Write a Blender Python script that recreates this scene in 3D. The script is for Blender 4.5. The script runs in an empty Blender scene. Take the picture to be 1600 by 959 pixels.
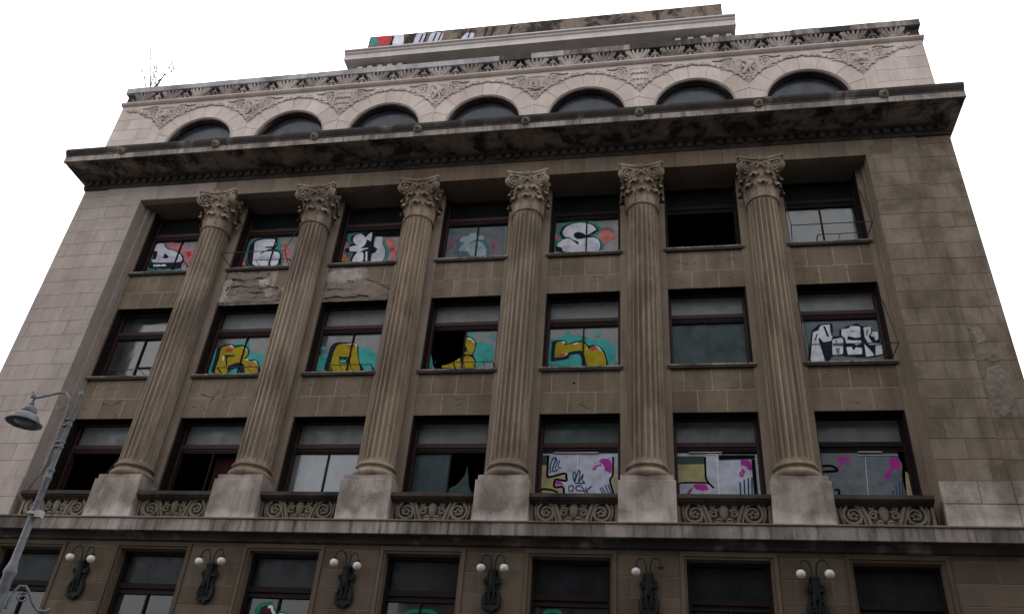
import bpy, math, random
from math import sin, cos, pi, sqrt, radians
from mathutils import Matrix, Vector
from mathutils.geometry import tessellate_polygon

scene = bpy.context.scene
COL = scene.collection

# ------------------------------------------------------------------ camera
cam_d = bpy.data.cameras.new('camera')
cam = bpy.data.objects.new('camera', cam_d)
COL.objects.link(cam)
YAW, PITCH, ROLL, FOC = -0.2114, 0.5753, 0.0855, 1286.28
_f = Vector((sin(YAW)*cos(PITCH), cos(YAW)*cos(PITCH), sin(PITCH)))
_r0 = Vector((cos(YAW), -sin(YAW), 0))
_u0 = _r0.cross(_f)
_r = cos(ROLL)*_r0 + sin(ROLL)*_u0
_u = -sin(ROLL)*_r0 + cos(ROLL)*_u0
cam.matrix_world = Matrix(((_r.x, _u.x, -_f.x, 6.4647), (_r.y, _u.y, -_f.y, -21.3248),
                           (_r.z, _u.z, -_f.z, -7.7116), (0, 0, 0, 1)))
cam_d.sensor_width = 36.0
cam_d.lens = 36.0*FOC/1600.0
cam_d.shift_y = (504.0-479.5)/1600.0
cam_d.clip_end = 3000
scene.camera = cam

# ------------------------------------------------------------------ world, sun, exposure
world = bpy.data.worlds.new('World')
scene.world = world
world.use_nodes = True
wn, wl = world.node_tree.nodes, world.node_tree.links
wn.clear()
sky = wn.new('ShaderNodeTexSky')
sky.sky_type = 'NISHITA'
sky.sun_disc = False
SUN_EL, SUN_AZ = 48.0, -28.0          # azimuth measured from +Y towards +X
sky.sun_elevation = radians(SUN_EL)
sky.sun_rotation = radians(SUN_AZ)
sky.dust_density = 4.0
sky.air_density = 1.0
hsv = wn.new('ShaderNodeHueSaturation')
hsv.inputs['Saturation'].default_value = 0.10
mixc = wn.new('ShaderNodeMix'); mixc.data_type = 'RGBA'
mixc.inputs[0].default_value = 0.72                    # thick even overcast veils the clear sky
tc = wn.new('ShaderNodeTexCoord')
cn = wn.new('ShaderNodeTexNoise'); cn.inputs['Scale'].default_value = 2.2; cn.inputs['Detail'].default_value = 5
cr = wn.new('ShaderNodeValToRGB')
cr.color_ramp.elements[0].position = 0.3; cr.color_ramp.elements[0].color = (8.6, 9.0, 9.6, 1)
cr.color_ramp.elements[1].position = 0.75; cr.color_ramp.elements[1].color = (14.2, 14.4, 14.6, 1)
bg = wn.new('ShaderNodeBackground'); bg.inputs['Strength'].default_value = 0.10
wo = wn.new('ShaderNodeOutputWorld')
wl.new(sky.outputs[0], hsv.inputs['Color'])
wl.new(tc.outputs['Generated'], cn.inputs['Vector'])
wl.new(cn.outputs['Fac'], cr.inputs['Fac'])
wl.new(hsv.outputs['Color'], mixc.inputs[6])
wl.new(cr.outputs['Color'], mixc.inputs[7])
wl.new(mixc.outputs[2], bg.inputs['Color'])
wl.new(bg.outputs[0], wo.inputs['Surface'])

sun_d = bpy.data.lights.new('sun', 'SUN')
sun_d.energy = 0.5
sun_d.angle = radians(20)
sun_d.color = (1.0, 0.96, 0.9)
sun = bpy.data.objects.new('sun', sun_d)
COL.objects.link(sun)
_d = -Vector((sin(radians(SUN_AZ))*cos(radians(SUN_EL)), cos(radians(SUN_AZ))*cos(radians(SUN_EL)), sin(radians(SUN_EL))))
sun.rotation_euler = _d.to_track_quat('-Z', 'Y').to_euler()

scene.render.engine = 'CYCLES'
scene.cycles.max_bounces = 4
scene.cycles.diffuse_bounces = 2
scene.cycles.glossy_bounces = 2
scene.view_settings.view_transform = 'Standard'
scene.view_settings.look = 'None'
scene.view_settings.gamma = 1.0
scene.view_settings.use_curve_mapping = False
scene.view_settings.exposure = 1.0

# ------------------------------------------------------------------ materials
def new_mat(name):
    m = bpy.data.materials.new(name); m.use_nodes = True
    nt = m.node_tree; nt.nodes.clear()
    o = nt.nodes.new('ShaderNodeOutputMaterial'); b = nt.nodes.new('ShaderNodeBsdfPrincipled')
    nt.links.new(b.outputs[0], o.inputs['Surface'])
    return m, nt, b

def nmix(nt, a, b, fac, mode='MIX'):
    n = nt.nodes.new('ShaderNodeMix'); n.data_type = 'RGBA'; n.blend_type = mode
    for s, val in ((0, fac), (6, a), (7, b)):
        if hasattr(val, 'is_linked') or hasattr(val, 'links'):
            nt.links.new(val, n.inputs[s])
        else:
            n.inputs[s].default_value = val if s == 0 else (*val, 1)
    return n.outputs[2]

def nnoise(nt, scale, detail=5, mscale=(1, 1, 1), rough=0.6, dist=0.0):
    g = nt.nodes.new('ShaderNodeNewGeometry')
    mp = nt.nodes.new('ShaderNodeMapping'); mp.inputs['Scale'].default_value = mscale
    nt.links.new(g.outputs['Position'], mp.inputs['Vector'])
    n = nt.nodes.new('ShaderNodeTexNoise')
    n.inputs['Scale'].default_value = scale; n.inputs['Detail'].default_value = detail
    n.inputs['Roughness'].default_value = rough; n.inputs['Distortion'].default_value = dist
    nt.links.new(mp.outputs[0], n.inputs['Vector'])
    return n.outputs['Fac']

def nramp(nt, fac, p0, p1, v0=0.0, v1=1.0):
    r = nt.nodes.new('ShaderNodeMapRange')
    r.inputs['From Min'].default_value = p0; r.inputs['From Max'].default_value = p1
    r.inputs['To Min'].default_value = v0; r.inputs['To Max'].default_value = v1
    nt.links.new(fac, r.inputs['Value'])
    return r.outputs[0]

def stone(name, base, dark, light=None, blotch=0.5, streak=0.4, vary=0.25, bump=0.25, bscale=0.9, thr=(0.42, 0.66), light_amt=0.35, bmap=(1, 1, 0.8), smap=(3.2, 3.2, 0.22)):
    """weathered limestone: blotches, rain streaks, grain, per-block tone"""
    m, nt, b = new_mat(name)
    n1 = nramp(nt, nnoise(nt, bscale, 5, bmap, 0.65, 0.4), thr[0], thr[1], 0, blotch)
    c = nmix(nt, base, dark, n1)
    n2 = nramp(nt, nnoise(nt, 1.0, 4, smap, 0.6), 0.50, 0.72, 0, streak)
    c = nmix(nt, c, dark, n2)
    n5 = nramp(nt, nnoise(nt, 1.0, 4, (0.9, 0.9, 0.10), 0.55), 0.48, 0.68, 0, streak*0.8)
    c = nmix(nt, c, dark, n5)
    if light:
        n4 = nramp(nt, nnoise(nt, 0.8, 4, (1.6, 1.6, 0.5), 0.62), 0.55, 0.75, 0, light_amt)
        c = nmix(nt, c, light, n4)
    n3 = nnoise(nt, 22, 3, (1, 1, 1), 0.7)
    c = nmix(nt, c, (0, 0, 0), nramp(nt, n3, 0.35, 0.75, 0, 0.30))
    oi = nt.nodes.new('ShaderNodeObjectInfo')
    hs = nt.nodes.new('ShaderNodeHueSaturation')
    nt.links.new(nramp(nt, oi.outputs['Random'], 0, 1, 1-vary, 1+vary), hs.inputs['Value'])
    nt.links.new(nramp(nt, oi.outputs['Random'], 0, 1, 1.12, 0.98), hs.inputs['Saturation'])
    nt.links.new(c, hs.inputs['Color'])
    nt.links.new(hs.outputs[0], b.inputs['Base Color'])
    b.inputs['Roughness'].default_value = 0.92
    b.inputs['Specular IOR Level'].default_value = 0.25
    bp = nt.nodes.new('ShaderNodeBump'); bp.inputs['Strength'].default_value = bump; bp.inputs['Distance'].default_value = 0.02
    nt.links.new(n3, bp.inputs['Height']); nt.links.new(bp.outputs[0], b.inputs['Normal'])
    return m

def plain(name, col, rough=0.7, spec=0.3, metal=0.0, var=0.2, nscale=14):
    m, nt, b = new_mat(name)
    n = nnoise(nt, nscale, 5)
    c = nmix(nt, col, tuple(x*(1-var*2) for x in col), nramp(nt, n, 0.4, 0.7))
    nt.links.new(c, b.inputs['Base Color'])
    b.inputs['Roughness'].default_value = rough; b.inputs['Specular IOR Level'].default_value = spec
    b.inputs['Metallic'].default_value = metal
    return m

def glass(name, col, ior=1.62, rough=0.06, trans=0.25, dirt=0.35):
    m, nt, b = new_mat(name)
    n = nnoise(nt, 1.6, 6, (1, 1, 0.5))
    c = nmix(nt, col, tuple(x*2.2+0.012 for x in col), nramp(nt, n, 0.4, 0.75, 0, dirt))
    nt.links.new(c, b.inputs['Base Color'])
    b.inputs['IOR'].default_value = ior
    nt.links.new(nramp(nt, nnoise(nt, 2.5, 4), 0.3, 0.8, rough*0.5, rough*2.4), b.inputs['Roughness'])
    bp = nt.nodes.new('ShaderNodeBump'); bp.inputs['Strength'].default_value = 0.05; bp.inputs['Distance'].default_value = 0.02
    nt.links.new(nnoise(nt, 1.3, 2), bp.inputs['Height']); nt.links.new(bp.outputs[0], b.inputs['Normal'])
    tr = nt.nodes.new('ShaderNodeBsdfTransparent'); mx = nt.nodes.new('ShaderNodeMixShader')
    mx.inputs[0].default_value = trans
    out = [x for x in nt.nodes if x.type == 'OUTPUT_MATERIAL'][0]
    nt.links.new(b.outputs[0], mx.inputs[1]); nt.links.new(tr.outputs[0], mx.inputs[2])
    nt.links.new(mx.outputs[0], out.inputs['Surface'])
    return m

M = {}
M['facade'] = stone('brown_limestone', (0.172, 0.131, 0.095), (0.080, 0.060, 0.045), (0.21, 0.170, 0.134), 0.6, 0.5, 0.12)
M['pylon'] = stone('grey_brown_limestone', (0.188, 0.148, 0.111), (0.085, 0.065, 0.049), (0.25, 0.208, 0.168), 0.85, 0.75, 0.10, thr=(0.44, 0.62))
M['pilaster'] = stone('light_brown_limestone', (0.225, 0.178, 0.136), (0.115, 0.09, 0.069), (0.27, 0.225, 0.185), 0.5, 0.5, 0.05)
M['column'] = stone('column_limestone', (0.315, 0.245, 0.186), (0.11, 0.083, 0.063), (0.37, 0.305, 0.245), 0.75, 0.75, 0.05, bscale=0.6, thr=(0.45, 0.60), bmap=(1, 1, 0.45))
M['pale'] = stone('washed_pale_limestone', (0.335, 0.280, 0.250), (0.11, 0.088, 0.076), (0.45, 0.39, 0.355), 0.75, 0.55, 0.07, thr=(0.42, 0.60), bscale=1.1)
M['left'] = stone('haze_paled_pink_limestone', (0.345, 0.290, 0.262), (0.205, 0.168, 0.148), (0.41, 0.355, 0.325), 0.5, 0.4, 0.05)  # left-hand stone, colour paled to paint in the hazy glare there
M['attic'] = stone('pink_limestone', (0.485, 0.408, 0.370), (0.29, 0.238, 0.212), (0.57, 0.505, 0.47), 0.45, 0.35, 0.06)
M['relief'] = stone('carved_limestone', (0.47, 0.395, 0.358), (0.21, 0.173, 0.152), None, 0.5, 0.3, 0.06)
M['frieze'] = stone('grimy_carved_limestone', (0.33, 0.28, 0.26), (0.07, 0.06, 0.057), None, 0.8, 0.3, 0.25)
M['coping'] = stone('lavender_grey_limestone', (0.36, 0.335, 0.345), (0.11, 0.10, 0.10), (0.46, 0.44, 0.45), 0.6, 0.5, 0.15)
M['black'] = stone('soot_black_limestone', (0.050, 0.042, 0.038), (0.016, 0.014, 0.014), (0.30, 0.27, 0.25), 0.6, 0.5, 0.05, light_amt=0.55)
M['streak'] = stone('streaked_limestone', (0.27, 0.232, 0.208), (0.045, 0.037, 0.033), (0.44, 0.40, 0.38), 0.6, 0.95, 0.12, thr=(0.46, 0.62), bmap=(1.6, 1.6, 0.5), smap=(7.5, 7.5, 0.5))
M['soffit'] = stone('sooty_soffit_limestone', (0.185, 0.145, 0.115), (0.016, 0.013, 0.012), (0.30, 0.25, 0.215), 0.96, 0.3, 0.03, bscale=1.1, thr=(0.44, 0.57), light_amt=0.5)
M['sooty'] = stone('sooty_limestone', (0.060, 0.048, 0.040), (0.012, 0.010, 0.010), None, 0.8, 0.2, 0.1)
M['lower'] = stone('dark_brown_limestone', (0.100, 0.073, 0.052), (0.050, 0.037, 0.028), (0.13, 0.098, 0.073), 0.5, 0.35, 0.18)
M['mortar'] = stone('pale_mortar', (0.30, 0.248, 0.20), (0.15, 0.12, 0.095), None, 0.5, 0.3, 0.02)
M['mortar_dark'] = stone('grey_mortar', (0.155, 0.122, 0.093), (0.08, 0.063, 0.05), None, 0.5, 0.3, 0.02)
M['rough'] = stone('crumbling_masonry', (0.20, 0.162, 0.135), (0.085, 0.066, 0.054), (0.30, 0.255, 0.225), 0.8, 0.1, 0.05, 1.0, bscale=2.2, thr=(0.44, 0.7), bmap=(1, 1, 3.0))
M['plaster'] = stone('loose_pale_plaster', (0.33, 0.285, 0.26), (0.14, 0.115, 0.10), (0.40, 0.36, 0.34), 0.7, 0.1, 0.1, 0.6, bscale=3.0)
M['ghost'] = stone('old_render_ghost', (0.20, 0.168, 0.14), (0.10, 0.083, 0.068), (0.27, 0.24, 0.215), 0.7, 0.1, 0.1, 0.5, bscale=2.5)
M['panel'] = stone('carved_panel_limestone', (0.19, 0.155, 0.122), (0.06, 0.048, 0.039), (0.27, 0.23, 0.195), 0.55, 0.3, 0.06)
M['concrete'] = stone('pale_render', (0.56, 0.51, 0.49), (0.34, 0.305, 0.29), None, 0.4, 0.3, 0.05)
M['wood'] = plain('red_brown_painted_wood', (0.038, 0.014, 0.013), 0.65, 0.25, var=0.3)
M['wood_dark'] = plain('dark_weathered_wood', (0.014, 0.008, 0.008), 0.75, 0.15, var=0.3)
M['iron'] = plain('black_iron', (0.012, 0.012, 0.013), 0.55, 0.4)
M['bronze'] = plain('green_black_bronze', (0.008, 0.011, 0.009), 0.65, 0.2, var=0.4)
M['globe'] = plain('opal_globe', (0.50, 0.475, 0.45), 0.4, 0.5, var=0.14, nscale=6)
M['lamp'] = plain('grey_lamp_paint', (0.19, 0.197, 0.21), 0.6, 0.35, var=0.28, nscale=7)
M['lampglass'] = plain('frosted_lamp_glass', (0.14, 0.14, 0.15), 0.3, 0.5, var=0.05)
M['room'] = plain('dark_room', (0.012, 0.011, 0.010), 0.95, 0.0)
M['glass_dark'] = glass('grimy_dark_glass', (0.007, 0.008, 0.009), 1.25, 0.25, 0.1, 0.5)
M['glass_dim'] = glass('dim_attic_glass', (0.010, 0.013, 0.018), 1.38, 0.18, 0.1, 0.6)
M['glass'] = glass('dusty_glass', (0.012, 0.014, 0.015))
M['glass_b'] = glass('streaky_glass', (0.018, 0.020, 0.022), 1.78, 0.10, 0.15, 0.9)
M['glass_c'] = glass('greenish_glass', (0.014, 0.022, 0.024), 1.5, 0.12, 0.2, 0.7)
M['blind'] = glass('dusty_glass_over_grey_blind', (0.105, 0.108, 0.113), 1.35, 0.3, 0.0, 0.25)
M['blind_dim'] = glass('dusty_glass_over_dim_blind', (0.078, 0.081, 0.085), 1.35, 0.3, 0.0, 0.3)
M['blind_green'] = glass('dusty_glass_over_green_blind', (0.035, 0.052, 0.055), 1.3, 0.3, 0.0, 0.3)
M['glass_pale'] = glass('whitened_glass', (0.085, 0.098, 0.105), 1.8, 0.12, 0.0, 0.6)
M['glass_green'] = glass('green_film_glass', (0.016, 0.032, 0.034), 1.25, 0.3, 0.0, 0.6)
M['glass_grey'] = glass('dull_grey_glass', (0.05, 0.05, 0.052), 1.6, 0.2, 0.0, 0.4)
M['opposite'] = plain('grey_render', (0.20, 0.19, 0.18), 0.9, 0.2)
M['lead'] = plain('roof_sheet', (0.10, 0.10, 0.105), 0.7, 0.3)
M['bark'] = plain('twig_bark', (0.11, 0.085, 0.075), 0.9, 0.1)
M['asphalt'] = plain('asphalt', (0.05, 0.05, 0.052), 0.9, 0.2, nscale=30)
M['paving'] = plain('paving', (0.20, 0.19, 0.18), 0.9, 0.2, nscale=6)
M['curtain'] = plain('dark_red_curtain', (0.035, 0.008, 0.008), 0.9, 0.1)

def salt_bloom(m, z0, z1):
    """white efflorescence creeping up from the foot of the blocks, ragged edge"""
    nt = m.node_tree; b = [x for x in nt.nodes if x.type == 'BSDF_PRINCIPLED'][0]
    src = b.inputs['Base Color'].links[0].from_socket
    g = nt.nodes.new('ShaderNodeNewGeometry'); sp = nt.nodes.new('ShaderNodeSeparateXYZ')
    nt.links.new(g.outputs['Position'], sp.inputs[0])
    ad = nt.nodes.new('ShaderNodeMath'); ad.operation = 'MULTIPLY_ADD'; ad.inputs[1].default_value = 1.5
    nt.links.new(nnoise(nt, 1.7, 5, (1, 1, 0.7)), ad.inputs[0]); nt.links.new(sp.outputs['Z'], ad.inputs[2])
    f = nramp(nt, ad.outputs[0], z1+0.75, z0+0.75, 0.0, 0.75)
    nt.links.new(nmix(nt, src, (0.54, 0.475, 0.445), f), b.inputs['Base Color'])
salt_bloom(M['pale'], -0.25, 0.32)

PAINT = dict(P=(.50,.17,.19), T=(.045,.215,.185), N=(.016,.020,.032), W=(.60,.60,.66), L=(.46,.46,.53), R=(.42,.045,.05), K=(.006,.006,.008),
             f=(.125,.150,.165), p=(.19,.125,.150), r=(.17,.08,.10), t=(.075,.125,.135), w=(.25,.31,.34), O=(.42,.14,.045), B=(.22,.12,.055),
             Q=(.048,.29,.275), Y=(.31,.235,.012), g=(.16,.17,.20), b=(.40,.42,.49), c=(.13,.15,.165), G=(.045,.065,.062), y=(.33,.29,.15), M=(.36,.03,.27),
             U=(.012,.05,.14), E=(.015,.155,.095), D=(.05,.012,.012), k=(.02,.02,.02))
PM = {}
def paint(c):
    if c not in PM:
        PM[c] = plain('spray_paint_' + c, PAINT[c], 0.85, 0.04 if c in 'NKUk' else 0.15, var=0.16, nscale=3.5)
    return PM[c]

# ------------------------------------------------------------------ mesh helpers
class MB:
    def __init__(s): s.v, s.f, s.m = [], [], []
    def add(s, vs, fs, mat=0):
        o = len(s.v); s.v += [tuple(p) for p in vs]
        s.f += [tuple(i+o for i in f) for f in fs]; s.m += [mat]*len(fs)
    def box(s, x0, x1, y0, y1, z0, z1, mat=0):
        s.add([(x0,y0,z0),(x1,y0,z0),(x1,y1,z0),(x0,y1,z0),(x0,y0,z1),(x1,y0,z1),(x1,y1,z1),(x0,y1,z1)],
              [(0,1,5,4),(1,2,6,5),(2,3,7,6),(3,0,4,7),(4,5,6,7),(3,2,1,0)], mat)
    def prism(s, poly, y0, y1, mat=0, ch=0.0):
        """polygon in (x,z), front at y0, sides back to y1, optional chamfer on the front edge"""
        n = len(poly)
        a = sum(poly[i][0]*poly[(i+1)%n][1]-poly[(i+1)%n][0]*poly[i][1] for i in range(n))
        if a < 0: poly = poly[::-1]
        front = poly; rings = []
        if ch:
            cx = sum(p[0] for p in poly)/n; cz = sum(p[1] for p in poly)/n
            front = []
            for i in range(n):
                p0, p1, p2 = Vector(poly[i-1]), Vector(poly[i]), Vector(poly[(i+1)%n])
                e1 = (p1-p0).normalized(); e2 = (p2-p1).normalized()
                nn = Vector((-e1.y-e2.y, e1.x+e2.x))
                if nn.length > 1e-6: nn.normalize()
                d = max(0.4, nn.dot(Vector((-e1.y, e1.x))))
                front.append(tuple(p1+nn*(ch/d)))
            rings = [[(x, y0, z) for x, z in front], [(x, y0+ch, z) for x, z in poly], [(x, y1, z) for x, z in poly]]
        else:
            rings = [[(x, y0, z) for x, z in front], [(x, y1, z) for x, z in poly]]
        vs = [p for r in rings for p in r]; fs = []
        if n == 4: fs.append((0, 1, 2, 3))
        else:
            for t in tessellate_polygon([[Vector((x, z, 0)) for x, z in front]]):
                A, Bq, Cq = (front[i] for i in t)
                ar = (Bq[0]-A[0])*(Cq[1]-A[1])-(Cq[0]-A[0])*(Bq[1]-A[1])
                fs.append(tuple(t) if ar > 0 else tuple(t[::-1]))
        for k in range(len(rings)-1):
            for i in range(n):
                j = (i+1) % n
                fs.append((k*n+j, k*n+i, (k+1)*n+i, (k+1)*n+j))
        s.add(vs, fs, mat)
    def lathe(s, prof, n=24, c=(0, 0, 0), mat=0, a0=0.0, a1=2*pi, sx=1.0, sy=1.0):
        full = abs(a1-a0-2*pi) < 1e-6
        k = n if full else n+1
        vs = [(c[0]+r*cos(a0+(a1-a0)*i/n)*sx, c[1]+r*sin(a0+(a1-a0)*i/n)*sy, c[2]+z) for r, z in prof for i in range(k)]
        fs = []
        for j in range(len(prof)-1):
            for i in range(n):
                i2 = (i+1) % k
                fs.append((j*k+i, j*k+i2, (j+1)*k+i2, (j+1)*k+i))
        s.add(vs, fs, mat)
    def tube(s, pts, r, n=6, mat=0, cap=True, flat=1.0):
        pts = [Vector(p) for p in pts]; N = len(pts)
        if not isinstance(r, (list, tuple)): r = [r]*N
        vs, fs = [], []
        up = None
        for i in range(N):
            t = (pts[min(i+1, N-1)]-pts[max(i-1, 0)])
            if t.length < 1e-9: t = Vector((0, 0, 1))
            t.normalize()
            if up is None:
                up = Vector((0, 1, 0)) if abs(t.y) < 0.9 else Vector((1, 0, 0))
            a = t.cross(up)
            if a.length < 1e-4: a = t.cross(Vector((1, 0, 0.3)))
            a.normalize(); b = a.cross(t).normalized(); up = b
            for k in range(n):
                q = 2*pi*k/n
                vs.append(pts[i]+a*(r[i]*cos(q))+b*(r[i]*sin(q)*flat))
        for i in range(N-1):
            for k in range(n):
                k2 = (k+1) % n
                fs.append((i*n+k, i*n+k2, (i+1)*n+k2, (i+1)*n+k))
        if cap:
            fs.append(tuple(range(n-1, -1, -1))); fs.append(tuple((N-1)*n+k for k in range(n)))
        s.add(vs, fs, mat)
    def ball(s, c, rx, ry=None, rz=None, n=10, mat=0):
        ry = ry or rx; rz = rz or rx; h = max(4, n//2)
        vs, fs = [], []
        for j in range(h+1):
            p = pi*j/h
            for i in range(n):
                q = 2*pi*i/n
                vs.append((c[0]+rx*sin(p)*cos(q), c[1]+ry*sin(p)*sin(q), c[2]-rz*cos(p)))
        for j in range(h):
            for i in range(n):
                i2 = (i+1) % n
                fs.append((j*n+i, j*n+i2, (j+1)*n+i2, (j+1)*n+i))
        s.add(vs, fs, mat)
    def extrude_x(s, prof, x0, x1, mat=0, caps=True):
        """closed profile in (y,z), counter-clockwise seen from +X, swept along X"""
        n = len(prof)
        vs = [(x0, y, z) for y, z in prof]+[(x1, y, z) for y, z in prof]
        fs = [(i, (i+1) % n, n+(i+1) % n, n+i) for i in range(n)]
        if caps:
            for t in tessellate_polygon([[Vector((y, z, 0)) for y, z in prof]]):
                fs.append(tuple(t)); fs.append(tuple(n+i for i in t[::-1]))
        s.add(vs, fs, mat)
    def mesh(s, name, mats, smooth=None):
        me = bpy.data.meshes.new(name)
        me.from_pydata(s.v, [], s.f)
        for m in mats: me.materials.append(m)
        if len(mats) > 1: me.polygons.foreach_set('material_index', s.m)
        if smooth is not None:
            me.polygons.foreach_set('use_smooth', [True]*len(s.f))
            me.set_sharp_from_angle(angle=radians(smooth))
        me.update()
        return me
    def build(s, name, mats, parent=None, loc=(0, 0, 0), smooth=None, fix=True):
        if not isinstance(mats, (list, tuple)): mats = [mats]
        me = s.mesh(name, mats, smooth)
        if fix: fixn(me)
        return put(name, me, parent, loc)

import bmesh
def fixn(me):
    bm = bmesh.new(); bm.from_mesh(me)
    bmesh.ops.recalc_face_normals(bm, faces=bm.faces)
    bm.to_mesh(me); bm.free()

WM = {}
def put(name, me, parent=None, loc=(0, 0, 0), rotz=0.0, label=None):
    o = bpy.data.objects.new(name, me)
    COL.objects.link(o)
    w = Matrix.Translation(loc) @ Matrix.Rotation(rotz, 4, 'Z')
    if parent:
        o.parent = parent
        o.matrix_parent_inverse = WM[parent.name].inverted()
    o.matrix_basis = w
    WM[o.name] = w
    if label: o['label'] = label
    return o
def thing(name, label, cat, loc, group=None):
    o = put(name, None, None, loc)
    o.empty_display_size = 0.3
    o['label'] = label; o['category'] = cat
    if group: o['group'] = group
    return o

_bc = {}
def block(parent, x0, x1, z0, z1, y, mat, d=0.12, name='stone', ch=0.010):
    """one ashlar block, front face at y; alike blocks share a mesh"""
    w, h = round(x1-x0, 3), round(z1-z0, 3)
    k = (w, h, d, mat, ch)
    if k not in _bc:
        b = MB(); b.prism([(-w/2, -h/2), (w/2, -h/2), (w/2, h/2), (-w/2, h/2)], 0, d, ch=ch)
        _bc[k] = b.mesh(name, [M[mat]])
    return put(name, _bc[k], parent, ((x0+x1)/2, y, (z0+z1)/2))
J = 0.009   # half joint

rnd = random.Random(7)
B = 4.0
COLS = [(i-2.5)*B for i in range(6)]
BAYS = [(i-3)*B for i in range(7)]
GZ = -9.3

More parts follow.
